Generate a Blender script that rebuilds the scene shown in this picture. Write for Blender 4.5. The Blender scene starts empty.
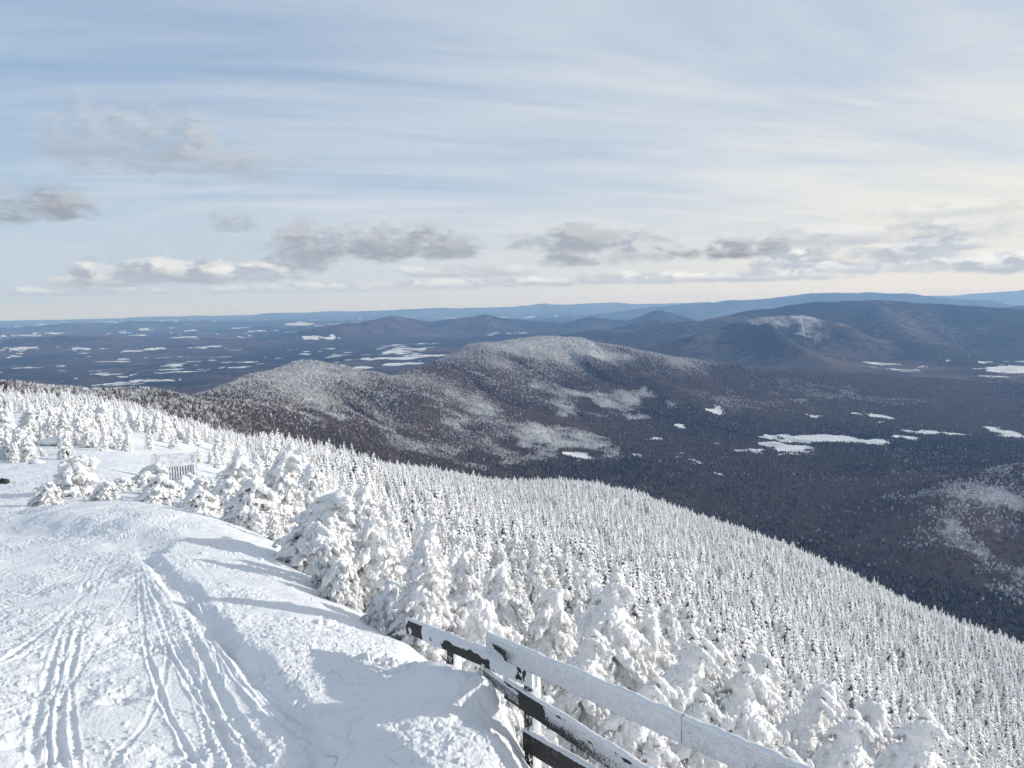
import bpy, math, random
import numpy as np
from mathutils import Matrix, Vector, Euler

random.seed(7)
RS = np.random.RandomState(11)
C = bpy.context.scene.collection
sc = bpy.context.scene

# ------------------------------------------------------------------ camera
F = 773.0
cam_d = bpy.data.cameras.new('camera')
cam_d.sensor_width = 36.0
cam_d.lens = F / 1024 * 36.0
cam_d.clip_start = 0.05
cam_d.clip_end = 400000
cam = bpy.data.objects.new('camera', cam_d)
C.objects.link(cam)
R3 = Matrix.Rotation(math.radians(90 - 6.2), 3, 'X') @ Matrix.Rotation(math.radians(-0.8), 3, 'Z')
cam.matrix_world = R3.to_4x4()
sc.camera = cam
Rn = np.array(R3)

# ------------------------------------------------------------------ light
SUN_AZ = math.radians(82)      # to the right of the viewing direction
SUN_EL = math.radians(15)
sun_d = bpy.data.lights.new('sun', 'SUN')
sun_d.energy = 3.15
sun_d.angle = math.radians(0.6)
sun_d.color = (1.0, 0.945, 0.87)
sun = bpy.data.objects.new('sun', sun_d)
C.objects.link(sun)
sdir = Vector((math.sin(SUN_AZ) * math.cos(SUN_EL), math.cos(SUN_AZ) * math.cos(SUN_EL), math.sin(SUN_EL)))
sun.rotation_euler = sdir.to_track_quat('Z', 'Y').to_euler()
sc.view_settings.view_transform = 'Standard'
sc.view_settings.look = 'None'
sc.view_settings.exposure = 0.36
sc.view_settings.gamma = 1.0
sc.view_settings.use_curve_mapping = False
sc.cycles.volume_bounces = 1
sc.cycles.max_bounces = 6
sc.cycles.diffuse_bounces = 3
sc.cycles.use_denoising = True


class NT:
    """small helper to write node trees"""
    def __init__(s, tree):
        s.t = tree; s.n = tree.nodes; s.l = tree.links
    def new(s, kind, **kw):
        n = s.n.new(kind)
        for k, v in kw.items():
            setattr(n, k, v)
        return n
    def put(s, sock, v):
        if v is None:
            return
        if isinstance(v, bpy.types.NodeSocket):
            s.l.new(v, sock)
        else:
            if isinstance(v, tuple) and len(v) == 3 and sock.type == 'RGBA':
                v = v + (1.0,)
            sock.default_value = v
    def m(s, op, a, b=None, c=None, clamp=False):
        n = s.new('ShaderNodeMath', operation=op, use_clamp=clamp)
        s.put(n.inputs[0], a); s.put(n.inputs[1], b); s.put(n.inputs[2], c)
        return n.outputs[0]
    def noise(s, vec, scale, detail=4, rough=0.5, dist=0.0, out='Fac'):
        n = s.new('ShaderNodeTexNoise')
        s.put(n.inputs['Vector'], vec); s.put(n.inputs['Scale'], scale)
        n.inputs['Detail'].default_value = detail; n.inputs['Roughness'].default_value = rough
        n.inputs['Distortion'].default_value = dist
        return n.outputs[out]
    def ss(s, v, a, b, lo=0.0, hi=1.0):
        n = s.new('ShaderNodeMapRange', interpolation_type='SMOOTHSTEP')
        s.put(n.inputs[0], v); s.put(n.inputs[1], a); s.put(n.inputs[2], b)
        s.put(n.inputs[3], lo); s.put(n.inputs[4], hi)
        return n.outputs[0]
    def mix(s, f, a, b):
        n = s.new('ShaderNodeMix', data_type='RGBA')
        s.put(n.inputs[0], f); s.put(n.inputs[6], a); s.put(n.inputs[7], b)
        return n.outputs[2]
    def comb(s, x, y, z):
        n = s.new('ShaderNodeCombineXYZ')
        s.put(n.inputs[0], x); s.put(n.inputs[1], y); s.put(n.inputs[2], z)
        return n.outputs[0]


def px_azel(px, py):
    d = Rn @ np.array([(px - 512) / F, (384 - py) / F, -1.0])
    return math.atan2(d[0], d[1]), -d[2] / math.hypot(d[0], d[1])      # azimuth, downward slope


def px_azel_arr(px, py):
    px = np.asarray(px, float); py = np.asarray(py, float)
    v = np.stack([(px - 512) / F, (384 - py) / F, -np.ones_like(px)])
    d = np.tensordot(Rn, v, 1)
    return np.arctan2(d[0], d[1]), -d[2] / np.hypot(d[0], d[1])


def world_px(x, y, z):
    v = Rn.T @ np.stack([np.asarray(x, float), np.asarray(y, float), np.asarray(z, float)])
    return 512 - F * v[0] / v[2], 384 + F * v[1] / v[2], -v[2]


# ------------------------------------------------------------------ sky
w = bpy.data.worlds.new('World')
sc.world = w
w.use_nodes = True
T = NT(w.node_tree)
for n in list(T.n):
    T.n.remove(n)
out = T.new('ShaderNodeOutputWorld')
bg = T.new('ShaderNodeBackground')
sky = T.new('ShaderNodeTexSky', sky_type='NISHITA')
sky.sun_disc = False
sky.sun_elevation = SUN_EL
sky.sun_rotation = SUN_AZ
sky.altitude = 1200
sky.air_density = 1.0
sky.dust_density = 1.2
sky.ozone_density = 1.0
tc = T.new('ShaderNodeTexCoord')
sep = T.new('ShaderNodeSeparateXYZ')
T.put(sep.inputs[0], tc.outputs['Generated'])
dx, dy, dz = sep.outputs
az = T.m('ARCTAN2', dx, dy)
hyp = T.m('SQRT', T.m('ADD', T.m('MULTIPLY', dx, dx), T.m('MULTIPLY', dy, dy)))
el = T.m('ARCTAN2', dz, hyp)
K = 0.10
STR = 0.115
# thin high cloud: noise on a plane far overhead
den = T.m('ADD', T.m('MAXIMUM', dz, 0.0), 0.10)
cx = T.m('DIVIDE', dx, den)
cy = T.m('DIVIDE', dy, den)
pl = T.comb(T.m('ADD', T.m('MULTIPLY', cx, 0.42), T.m('MULTIPLY', cy, 0.16)), T.m('ADD', T.m('MULTIPLY', cy, 1.0), T.m('MULTIPLY', cx, -0.22)), 0.0)
n1 = T.noise(pl, 0.9, 7, 0.6, 1.2)
pl2 = T.new('ShaderNodeMapping'); pl2.inputs['Scale'].default_value = (0.8, 1.7, 1); T.put(pl2.inputs[0], pl)
n2 = T.noise(pl2.outputs[0], 1.3, 6, 0.55, 0.9)
cir = T.m('ADD', T.m('MULTIPLY', n1, 0.58), T.m('MULTIPLY', n2, 0.42))
cir = T.ss(cir, 0.32, 0.68)
# denser towards the sun side
side = T.ss(az, -0.65, 0.55)
cirf = T.m('ADD', T.m('MULTIPLY', cir, 0.72), T.m('MULTIPLY', side, 0.34), clamp=True)
lowf = T.ss(el, 0.30, 0.02)
cirf = T.m('ADD', cirf, T.m('MULTIPLY', lowf, 0.22), clamp=True)
cirf = T.m('MULTIPLY', cirf, 0.93)
skyc = T.new('ShaderNodeVectorMath', operation='SCALE')
T.put(skyc.inputs[0], sky.outputs[0]); skyc.inputs[3].default_value = 1.15
# cloud colours are given in the units of the sky texture (before the 0.1 strength)
warm = T.m('MULTIPLY', T.ss(az, 0.1, 0.75), T.ss(el, 0.42, 0.06))
ccol = T.mix(side, (4.35, 4.8, 5.3), (5.15, 5.3, 5.45))
ccol = T.mix(T.m('MULTIPLY', warm, 0.85), ccol, (6.6, 6.2, 5.3))
skc = T.mix(0.72, skyc.outputs[0], (2.15, 3.05, 4.45))
col = T.mix(cirf, skc, ccol)
# horizon band
hb = T.ss(el, 0.16, 0.0)
col = T.mix(T.m('MULTIPLY', hb, 0.86), col, T.mix(side, (3.7, 4.3, 4.85), (5.6, 5.4, 5.05)))
# low flat-bottomed cumulus rows: (px, py, half width px, half height px, density, body brightness, wisp)
CL = [(138, 152, 62, 30, 0.55, 3.5, 1.0), (215, 170, 60, 20, 0.38, 3.4, 1.0), (14, 211, 44, 16, 0.85, 2.9, .6),
      (232, 228, 20, 9, 0.6, 3.1, .8), (302, 223, 10, 6, 0.35, 3.6, .8),
      (300, 262, 34, 20, 0.75, 3.25, .6), (375, 250, 62, 17, 0.9, 3.1, .5), (445, 252, 30, 14, 0.8, 3.2, .5),
      (175, 277, 80, 13, 0.85, 3.7, .4), (95, 284, 34, 8, 0.6, 3.7, .4), (245, 277, 30, 8, 0.6, 4.2, .4),
      (590, 245, 62, 14, 0.85, 3.3, .5), (565, 263, 24, 8, 0.8, 3.1, .4), (640, 256, 34, 12, 0.6, 3.7, .6),
      (738, 253, 44, 10, 0.95, 2.7, .5), (775, 245, 10, 9, 0.8, 2.9, .5), (470, 274, 60, 7, 0.55, 3.9, .4),
      (800, 264, 36, 12, 0.9, 4.2, .3), (850, 267, 28, 10, 0.85, 4.3, .3), (905, 256, 34, 12, 0.9, 4.1, .3),
      (945, 246, 26, 8, 0.8, 4.6, .3), (880, 270, 50, 6, 0.6, 4.6, .3), (1000, 268, 36, 9, 0.85, 4.2, .3),
      (620, 281, 90, 6, 0.65, 4.4, .3), (750, 278, 70, 6, 0.65, 4.3, .3), (470, 285, 120, 5, 0.5, 4.1, .3),
      (900, 237, 150, 10, 0.55, 3.9, .9), (960, 212, 100, 6, 0.3, 4.2, .9), (60, 293, 90, 4, 0.4, 4.1, .3),
      (330, 290, 110, 5, 0.35, 4.2, .3)]
wv = T.comb(T.m('MULTIPLY', az, 17.0), T.m('MULTIPLY', el, 38.0), 0.0)
wn = T.noise(wv, 1.0, 5, 0.52, 0.35)
wn_b = T.noise(wv, 3.0, 5, 0.5, 0.2)
wofs = T.new('ShaderNodeVectorMath', operation='ADD')
T.put(wofs.inputs[0], wv); wofs.inputs[1].default_value = (0.22, 0.30, 0)
wn2 = T.noise(wofs.outputs[0], 1.0, 5, 0.6, 0.2)
lit = T.ss(T.m('SUBTRACT', wn, wn2), -0.06, 0.08)
for (qx, qy, hw, hh, dens, br, wisp) in CL:
    a0, s0 = px_azel(qx, qy)
    e0 = -math.atan(s0)
    u = T.m('MULTIPLY', T.m('SUBTRACT', az, a0), F / hw * 0.80)
    v = T.m('MULTIPLY', T.m('SUBTRACT', el, e0), F / hh * 0.82)
    v = T.m('MULTIPLY', v, T.ss(v, -0.15, 0.05, 1.9, 0.82))
    r = T.m('ADD', T.m('MULTIPLY', u, u), T.m('MULTIPLY', v, v))
    nn = T.m('ADD', T.m('MULTIPLY', wn, 0.65), T.m('MULTIPLY', wn_b, 0.35))
    r2 = T.m('ADD', r, T.m('MULTIPLY', T.m('SUBTRACT', nn, 0.5), -(5.0 + 2.5 * wisp)))
    f = T.m('MULTIPLY', T.ss(r2, 1.30 + 0.3 * wisp, 0.30 - 0.9 * wisp), min(dens * 1.15, .97))
    top = T.ss(v, -0.25, 0.6)
    lf = T.m('MULTIPLY', T.m('MULTIPLY', lit, top), 0.95 if br > 3.6 else 0.45)
    body = T.mix(lf, (br * 0.79, br * 0.86, br * 0.97), (br * 1.15 + 1.5, br * 1.16 + 1.45, br * 1.15 + 1.4))
    col = T.mix(f, col, body)
T.put(bg.inputs['Color'], col)
bg.inputs['Strength'].default_value = STR
T.l.new(bg.outputs[0], out.inputs[0])


# ------------------------------------------------------------------ numpy noise
def _h(ix, iy, seed):
    n = (ix.astype(np.int64) * 374761393 + iy.astype(np.int64) * 668265263 + seed * 974634777) & 0xFFFFFFFF
    n = ((n ^ (n >> 13)) * 1274126177) & 0xFFFFFFFF
    return ((n ^ (n >> 16)) & 0xFFFF).astype(np.float32) / 65535.0


def vnoise(x, y, seed=0):
    ix = np.floor(x); iy = np.floor(y)
    fx = (x - ix).astype(np.float32); fy = (y - iy).astype(np.float32)
    fx = fx * fx * fx * (fx * (fx * 6 - 15) + 10); fy = fy * fy * fy * (fy * (fy * 6 - 15) + 10)
    a = _h(ix, iy, seed); b = _h(ix + 1, iy, seed); c = _h(ix, iy + 1, seed); d = _h(ix + 1, iy + 1, seed)
    return (a + (b - a) * fx) * (1 - fy) + (c + (d - c) * fx) * fy      # 0..1


def fbm(x, y, oct=4, seed=0, gain=0.5):
    s = 0; a = 1; t = 0
    for k in range(oct):
        s = s + a * (vnoise(x + 17.3 * k, y - 9.1 * k, seed + k * 31) * 2 - 1)
        t += a; a *= gain
        x, y = (0.8 * x - 0.6 * y) * 2.03, (0.6 * x + 0.8 * y) * 2.03
    return s / t


def ridged(x, y, oct=4, seed=0):
    s = 0; a = 1; t = 0
    for k in range(oct):
        s = s + a * (1 - np.abs(vnoise(x, y, seed + k * 31) * 2 - 1) * 2)
        t += a; a *= 0.5
        x, y = (0.8 * x - 0.6 * y) * 2.03, (0.6 * x + 0.8 * y) * 2.03
    return s / t


def sstep(v, a, b):
    t = np.clip((v - a) / (b - a), 0, 1)
    return t * t * (3 - 2 * t)


def hash3(ix, iy, iz, seed):
    n = (ix.astype(np.int64) * 374761393 + iy.astype(np.int64) * 668265263 + iz.astype(np.int64) * 2147483647 // 7 + seed * 974634777) & 0xFFFFFFFF
    n = ((n ^ (n >> 13)) * 1274126177) & 0xFFFFFFFF
    return ((n ^ (n >> 16)) & 0xFFFF).astype(np.float32) / 65535.0


def vnoise3(p, seed=0):
    i = np.floor(p); f = p - i
    f = f * f * (3 - 2 * f)
    r = 0
    for a in (0, 1):
        wx = f[:, 0] if a else 1 - f[:, 0]
        for b in (0, 1):
            wy = f[:, 1] if b else 1 - f[:, 1]
            for c in (0, 1):
                wz = f[:, 2] if c else 1 - f[:, 2]
                r = r + wx * wy * wz * hash3(i[:, 0] + a, i[:, 1] + b, i[:, 2] + c, seed)
    return r * 2 - 1


# ------------------------------------------------------------------ mesh helpers
def mesh_from(name, V, Fc, mat=None, smooth=True, attrs=None):
    me = bpy.data.meshes.new(name)
    V = np.asarray(V, np.float32); Fc = np.asarray(Fc, np.int32)
    me.vertices.add(len(V)); me.vertices.foreach_set('co', V.ravel())
    k = Fc.shape[1]
    me.loops.add(len(Fc) * k); me.loops.foreach_set('vertex_index', Fc.ravel())
    me.polygons.add(len(Fc))
    me.polygons.foreach_set('loop_start', np.arange(0, len(Fc) * k, k, dtype=np.int32))
    me.polygons.foreach_set('loop_total', np.full(len(Fc), k, np.int32))
    me.polygons.foreach_set('use_smooth', np.full(len(Fc), smooth))
    me.update(calc_edges=True)
    for an, av in (attrs or {}).items():
        a = me.attributes.new(an, 'FLOAT', 'POINT')
        a.data.foreach_set('value', np.asarray(av, np.float32).ravel())
    if mat:
        me.materials.append(mat)
    return me


def grid_faces(nr, nc):
    i = np.arange(nr - 1)[:, None] * nc + np.arange(nc - 1)[None, :]
    return np.stack([i, i + 1, i + nc + 1, i + nc], -1).reshape(-1, 4)


def link(name, me, parent=None):
    o = bpy.data.objects.new(name, me)
    C.objects.link(o)
    if parent:
        o.parent = parent
    return o


def tag(o, label=None, cat=None, group=None, kind=None):
    if label: o['label'] = label
    if cat: o['category'] = cat
    if group: o['group'] = group
    if kind: o['kind'] = kind
    return o


def empty(name, loc, rz=0.0):
    o = bpy.data.objects.new(name, None)
    o.empty_display_size = 0.3
    o.location = loc; o.rotation_euler = (0, 0, rz)
    C.objects.link(o)
    return o


def new_mat(name):
    m = bpy.data.materials.new(name); m.use_nodes = True
    t = NT(m.node_tree)
    for n in list(t.n):
        t.n.remove(n)
    o = t.new('ShaderNodeOutputMaterial'); p = t.new('ShaderNodeBsdfPrincipled')
    t.l.new(p.outputs[0], o.inputs[0])
    p.inputs['Specular IOR Level'].default_value = 0.25
    return m, t, p


def attr(t, name):
    n = t.new('ShaderNodeAttribute'); n.attribute_name = name
    return n.outputs['Fac']


def bump(t, p, h, strength, dist):
    b = t.new('ShaderNodeBump')
    b.inputs['Strength'].default_value = strength; b.inputs['Distance'].default_value = dist
    t.put(b.inputs['Height'], h)
    t.l.new(b.outputs[0], p.inputs['Normal'])


# ------------------------------------------------------------------ materials
SNOW = (0.86, 0.88, 0.91)
# snow surface
M_snow, t, p = new_mat('packed_snow')
pos = t.new('ShaderNodeNewGeometry').outputs['Position']
n = t.noise(pos, 1.3, 5, 0.6)
t.put(p.inputs['Base Color'], t.mix(n, (0.79, 0.81, 0.835), (0.85, 0.86, 0.87)))
p.inputs['Roughness'].default_value = 0.55
bump(t, p, t.m('ADD', t.noise(pos, 28, 5, 0.7), t.m('MULTIPLY', t.noise(pos, 110, 3, 0.7), 0.4)), 0.55, 0.03)

# rime on trees
def rime_mat(name, dark=0.5, scale=1.0):
    m, t, p = new_mat(name)
    tcn = t.new('ShaderNodeTexCoord').outputs['Object']
    geo = t.new('ShaderNodeNewGeometry')
    sepn = t.new('ShaderNodeSeparateXYZ'); t.put(sepn.inputs[0], geo.outputs['Normal'])
    nz = sepn.outputs[2]
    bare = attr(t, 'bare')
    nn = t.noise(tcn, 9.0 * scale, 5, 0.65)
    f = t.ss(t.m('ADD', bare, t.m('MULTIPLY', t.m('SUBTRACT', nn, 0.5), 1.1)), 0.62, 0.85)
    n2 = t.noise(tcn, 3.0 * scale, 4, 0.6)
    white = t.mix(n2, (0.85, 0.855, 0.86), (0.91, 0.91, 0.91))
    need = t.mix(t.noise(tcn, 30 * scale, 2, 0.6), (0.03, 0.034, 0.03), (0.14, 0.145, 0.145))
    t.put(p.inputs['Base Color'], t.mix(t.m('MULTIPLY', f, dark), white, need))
    p.inputs['Roughness'].default_value = 0.65
    return m, t, p, tcn
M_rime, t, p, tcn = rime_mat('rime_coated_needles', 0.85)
st = t.new('ShaderNodeMapping'); st.inputs['Scale'].default_value = (9, 34, 34)
t.put(st.inputs[0], tcn)
bump(t, p, t.m('ADD', t.noise(st.outputs[0], 1.0, 5, 0.7), t.noise(tcn, 38, 4, 0.7)), 0.7, 0.022)
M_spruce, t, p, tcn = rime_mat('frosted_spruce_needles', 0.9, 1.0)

M_bark, t, p = new_mat('frosted_bark')
tcn = t.new('ShaderNodeTexCoord').outputs['Object']
t.put(p.inputs['Base Color'], t.mix(t.ss(t.noise(tcn, 14, 4, 0.6), 0.42, 0.58), (0.09, 0.075, 0.065), (0.75, 0.77, 0.8)))
p.inputs['Roughness'].default_value = 0.85

# far terrain
M_land, t, p = new_mat('wooded_land')
geo = t.new('ShaderNodeNewGeometry'); pos = geo.outputs['Position']
a_snow = attr(t, 'snow'); a_frost = attr(t, 'frost'); a_con = attr(t, 'conifer')
n_big = t.noise(pos, 0.0016, 5, 0.6)
n_med = t.noise(pos, 0.012, 4, 0.6)
n_fine = t.noise(pos, 0.09, 3, 0.75)
wood = t.mix(t.ss(n_big, 0.35, 0.65), (0.115, 0.088, 0.080), (0.050, 0.045, 0.048))
wood = t.mix(t.m('MULTIPLY', t.ss(n_fine, 0.50, 0.75), 0.30), wood, (0.20, 0.185, 0.19))
con = t.ss(t.m('ADD', a_con, t.m('MULTIPLY', t.m('SUBTRACT', n_med, 0.5), 1.2)), 0.42, 0.62)
wood = t.mix(t.m('MULTIPLY', con, 0.85), wood, (0.018, 0.024, 0.027))
ff = t.m('ADD', a_frost, t.m('ADD', t.m('MULTIPLY', t.m('SUBTRACT', n_fine, 0.5), 1.4), t.m('MULTIPLY', t.m('SUBTRACT', n_med, 0.5), 0.5)))
wood = t.mix(t.ss(ff, 0.45, 0.95), wood, (0.48, 0.49, 0.50))
sf = t.ss(t.m('ADD', a_snow, t.m('MULTIPLY', t.m('SUBTRACT', n_med, 0.5), 0.5)), 0.42, 0.55)
t.put(p.inputs['Base Color'], t.mix(t.m('MULTIPLY', sf, t.ss(t.noise(pos, 0.006, 4, .6), .3, .55, .55, .95)), wood, (0.74, 0.76, 0.79)))
p.inputs['Roughness'].default_value = 0.9
p.inputs['Specular IOR Level'].default_value = 0.05

# ------------------------------------------------------------------ near ground
# control points per picture column: (distance m, picture row of the ground there)
COLS = {
    -250: [(3, 900), (6, 700), (14, 560), (32, 485), (45, 462), (75, 425), (125, 392), (160, 396), (300, 430), (800, 540)],
    0: [(2.6, 1000), (5, 768), (8, 650), (13, 565), (18, 526), (32, 472), (42, 462), (55, 446), (75, 425), (125, 399), (160, 405), (300, 440), (800, 560)],
    110: [(2.6, 1000), (4.8, 768), (7.6, 650), (12, 568), (16, 528), (22, 497), (34, 468), (48, 452), (70, 432), (125, 406), (170, 410), (300, 450), (800, 570)],
    200: [(2.6, 990), (4.7, 768), (7.5, 650), (12, 566), (15, 538), (20, 512), (34, 484), (55, 458), (80, 446), (140, 431), (200, 440), (400, 500), (900, 600)],
    300: [(2.6, 980), (4.6, 768), (7.2, 655), (9.5, 610), (13, 575), (18, 550), (28, 520), (55, 495), (100, 472), (190, 456), (260, 462), (450, 520), (900, 620)],
    400: [(2.6, 970), (4.5, 765), (6.2, 700), (8, 655), (10, 650), (14, 640), (30, 580), (80, 525), (170, 490), (320, 475), (420, 482), (600, 530), (1000, 640)],
    500: [(2.6, 980), (4.2, 790), (5.3, 745), (6.5, 742), (9, 745), (14, 725), (40, 620), (110, 545), (230, 507), (420, 491), (520, 497), (700, 550), (1100, 660)],
    600: [(2.6, 1020), (4.2, 880), (6.5, 880), (12, 820), (25, 725), (60, 630), (130, 565), (260, 515), (440, 494), (540, 502), (700, 560), (1100, 680)],
    700: [(3, 1040), (5, 950), (9, 900), (18, 820), (40, 725), (90, 635), (180, 575), (300, 540), (430, 525), (520, 535), (700, 600), (1100, 720)],
    800: [(3, 1050), (9, 980), (18, 880), (40, 780), (90, 690), (180, 620), (300, 575), (420, 560), (520, 572), (700, 640), (1100, 740)],
    900: [(3, 1080), (9, 1020), (18, 950), (40, 850), (80, 770), (160, 690), (280, 625), (390, 608), (500, 622), (700, 680), (1100, 770)],
    1024: [(3, 1100), (9, 1060), (18, 1000), (40, 920), (80, 835), (160, 755), (260, 685), (370, 657), (480, 672), (700, 730), (1100, 800)],
    1250: [(3, 1150), (9, 1120), (18, 1080), (40, 1010), (80, 930), (160, 850), (260, 790), (370, 760), (480, 775), (700, 800), (1100, 850)],
}
cp = []
for c, L in COLS.items():
    for d, r in L:
        a, s = px_azel(c, r)
        cp.append((a * 5.0, math.log(d), s))
cp = np.array(cp)


def tps_k(r2):
    return 0.5 * r2 * np.log(r2 + 1e-9)
P = cp[:, :2]
D2 = ((P[:, None] - P[None]) ** 2).sum(-1)
n_ = len(P)
A = np.zeros((n_ + 3, n_ + 3))
A[:n_, :n_] = tps_k(D2) + np.eye(n_) * 0.004
A[:n_, n_] = 1; A[:n_, n_ + 1:] = P
A[n_, :n_] = 1; A[n_ + 1:, :n_] = P.T
W_ = np.linalg.solve(A, np.concatenate([cp[:, 2], np.zeros(3)]))
# table of the fit
TA = np.linspace(-1.05, 1.05, 420); TL = np.linspace(math.log(1.2), math.log(1700), 420)
gq = np.stack(np.meshgrid(TA * 5.0, TL, indexing='ij'), -1).reshape(-1, 2)
tab = np.full(len(gq), W_[n_]) + gq @ W_[n_ + 1:]
for k in range(n_):
    tab += W_[k] * tps_k(((gq - P[k]) ** 2).sum(-1))
tab = tab.reshape(420, 420)
tab = np.clip(tab, 0.02, 1.2)


def s_near(a, ld):
    u = np.clip((a - TA[0]) / (TA[1] - TA[0]), 0, 418.999); v = np.clip((ld - TL[0]) / (TL[1] - TL[0]), 0, 418.999)
    i = u.astype(int); j = v.astype(int); fu = u - i; fv = v - j
    return (tab[i, j] * (1 - fu) + tab[i + 1, j] * fu) * (1 - fv) + (tab[i, j + 1] * (1 - fu) + tab[i + 1, j + 1] * fu) * fv


def z_smooth(x, y):
    d = np.hypot(x, y); a = np.arctan2(x, y)
    return -s_near(a, np.log(np.maximum(d, 1.2))) * np.maximum(d, 1.2)


def hit_near(px, py):
    """the ground point seen at a pixel"""
    a, s = px_azel(px, py)
    ld = np.linspace(math.log(1.5), math.log(600), 3000)
    g = s_near(np.full_like(ld, a), ld)
    k = int(np.argmax(g <= s))
    d = math.exp(ld[k])
    return np.array([math.sin(a) * d, math.cos(a) * d])


def at_z(px, py, Z):
    """the point on a pixel's ray at camera depth Z"""
    v = Rn @ np.array([(px - 512) / F * Z, (384 - py) / F * Z, -Z])
    return v


def at_d(px, py, d):
    a, s = px_azel(px, py)
    return np.array([math.sin(a) * d, math.cos(a) * d, -s * d])


# fence line in plan (used for the drift as well)
def izf(px):
    return 0.189 + 0.00039 * (px - 529)
FA = at_z(409, 619, 1 / izf(409)); FB = at_z(820, 768, 1 / izf(820))
fdir = (FB - FA)[:2]; fdir = fdir / np.linalg.norm(fdir)
fnor = np.array([fdir[1], -fdir[0]])                    # points away from the piste?
if np.dot(fnor, -FA[:2]) > 0:
    fnor = -fnor                                         # away from the camera

# tracks on the piste, drawn on the ground: points (px rows), half gap, groove width, depth
def P_(L):
    return np.array([hit_near(*q) for q in L])
TR = [
    ([(150, 566), (172, 600), (196, 650), (222, 700), (262, 768)], 0.0, 0.055, 0.05),
    ([(136, 568), (150, 590), (180, 650), (205, 700), (236, 768)], 0.0, 0.05, 0.035),
    ([(168, 562), (186, 580), (222, 640), (262, 700), (305, 768)], 0.0, 0.07, 0.06),
    ([(138, 574), (160, 600), (176, 640), (200, 690), (225, 768)], 0.06, 0.03, 0.025),
    ([(100, 560), (78, 620), (56, 680), (46, 730), (52, 768)], 0.09, 0.035, 0.03),
    ([(84, 600), (70, 650), (64, 710), (72, 768)], 0.05, 0.03, 0.025),
    ([(0, 665), (40, 640), (80, 600), (110, 560)], 0.0, 0.04, 0.04),
    ([(0, 600), (50, 585), (110, 560)], 0.05, 0.04, 0.04),
    ([(0, 560), (60, 554)], 0.06, 0.04, 0.05),
    ([(20, 768), (60, 700), (100, 640), (130, 590)], 0.0, 0.03, 0.02),
    ([(185, 560), (215, 590), (230, 640), (275, 700), (330, 768)], 0.0, 0.05, 0.03),
    ([(160, 560), (190, 600), (206, 650), (214, 690)], 0.08, 0.02, 0.02),
    
]
_rt = np.random.RandomState(5)
for _k in range(5):
    _x1 = _rt.uniform(-40, 360); _c = 118 + 0.18 * _x1 + _rt.uniform(-30, 30); _b = _rt.uniform(-45, 45)
    TR.append(([(_c, 566 + _rt.uniform(0, 25)), (_c * .62 + _x1 * .38 + _b, 632), (_c * .3 + _x1 * .7 + _b, 698), (_x1, 768)], _rt.choice([0, 0.04, 0.07]), _rt.uniform(.015, .03), _rt.uniform(.012, .045)))
for _k in range(9):
    _y0 = _rt.uniform(560, 740); TR.append(([(-20, _y0), (90, _y0 - _rt.uniform(-10, 40)), (230, _y0 + _rt.uniform(-30, 40))], 0.0, 0.02, _rt.uniform(.01, .035)))
BANK = [(-60, 532), (0, 535), (60, 540), (112, 546), (140, 553), (152, 566), (172, 590), (205, 628), (238, 662), (275, 700), (300, 740), (320, 790)]
PITS = [(128, 690, .12), (118, 697, .10), (45, 668, .09), (40, 685, .09), (140, 655, .10), (110, 668, .09), (6, 738, .12), (22, 718, .08),
        (46, 752, .12), (92, 762, .12), (128, 632, .09), (135, 640, .08), (345, 738, .10), (332, 726, .06), (398, 748, .05), (103, 628, .06), (166, 745, .08),
        (188, 752, .09), (20, 610, .07), (98, 612, .08), (85, 590, .08), (112, 640, .09), (335, 640, .08), (285, 660, .06), (25, 695, .07)]
CHUNKS = [(373, 676, .09), (388, 682, .07), (395, 690, .07), (328, 633, .10), (318, 638, .05), (372, 640, .05), (300, 710, .05), (200, 690, .03),
          (420, 690, .06), (412, 700, .05), (60, 700, .04), (240, 560, .06), (262, 566, .05), (213, 553, .07), (205, 560, .05)]


def polydist(x, y, pts, reach=4.0):
    """distance, signed side and param to a polyline, worked out only near it"""
    pts = np.asarray(pts)
    m0 = (x > pts[:, 0].min() - reach) & (x < pts[:, 0].max() + reach) & (y > pts[:, 1].min() - reach) & (y < pts[:, 1].max() + reach)
    B = np.full(x.shape, 1e3, np.float32); S_ = np.zeros(x.shape, np.float32); T2 = np.zeros(x.shape, np.float32)
    if m0.any():
        b, s_, t_ = polydist_all(x[m0].astype(np.float32), y[m0].astype(np.float32), pts)
        B[m0] = b; S_[m0] = s_; T2[m0] = t_
    return B, S_, T2


def polydist_all(x, y, pts):
    best = np.full(x.shape, 1e9, np.float32); side = np.zeros(x.shape, np.float32); tt = np.zeros(x.shape, np.float32)
    L = len(pts) - 1
    for k in range(L):
        ax, ay = pts[k]; bx, by = pts[k + 1]
        ux, uy = bx - ax, by - ay; l2 = ux * ux + uy * uy
        t_ = np.clip(((x - ax) * ux + (y - ay) * uy) / l2, 0, 1)
        ex, ey = x - ax - t_ * ux, y - ay - t_ * uy
        d = np.hypot(ex, ey); m = d < best
        best = np.where(m, d, best); side = np.where(m, np.sign(ux * ey - uy * ex), side); tt = np.where(m, (k + t_) / L, tt)
    return best, side, tt


def smoothpoly(L, n=4):
    L = [np.array(q, float) for q in L]
    L = [2 * L[0] - L[1]] + L + [2 * L[-1] - L[-2]]
    o = []
    for k in range(1, len(L) - 2):
        for j in range(n):
            t_ = j / n
            o.append(0.5 * ((2 * L[k]) + (-L[k - 1] + L[k + 1]) * t_ + (2 * L[k - 1] - 5 * L[k] + 4 * L[k + 1] - L[k + 2]) * t_ ** 2 + (-L[k - 1] + 3 * L[k] - 3 * L[k + 1] + L[k + 2]) * t_ ** 3))
    o.append(L[-2])
    return np.array(o)

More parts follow.
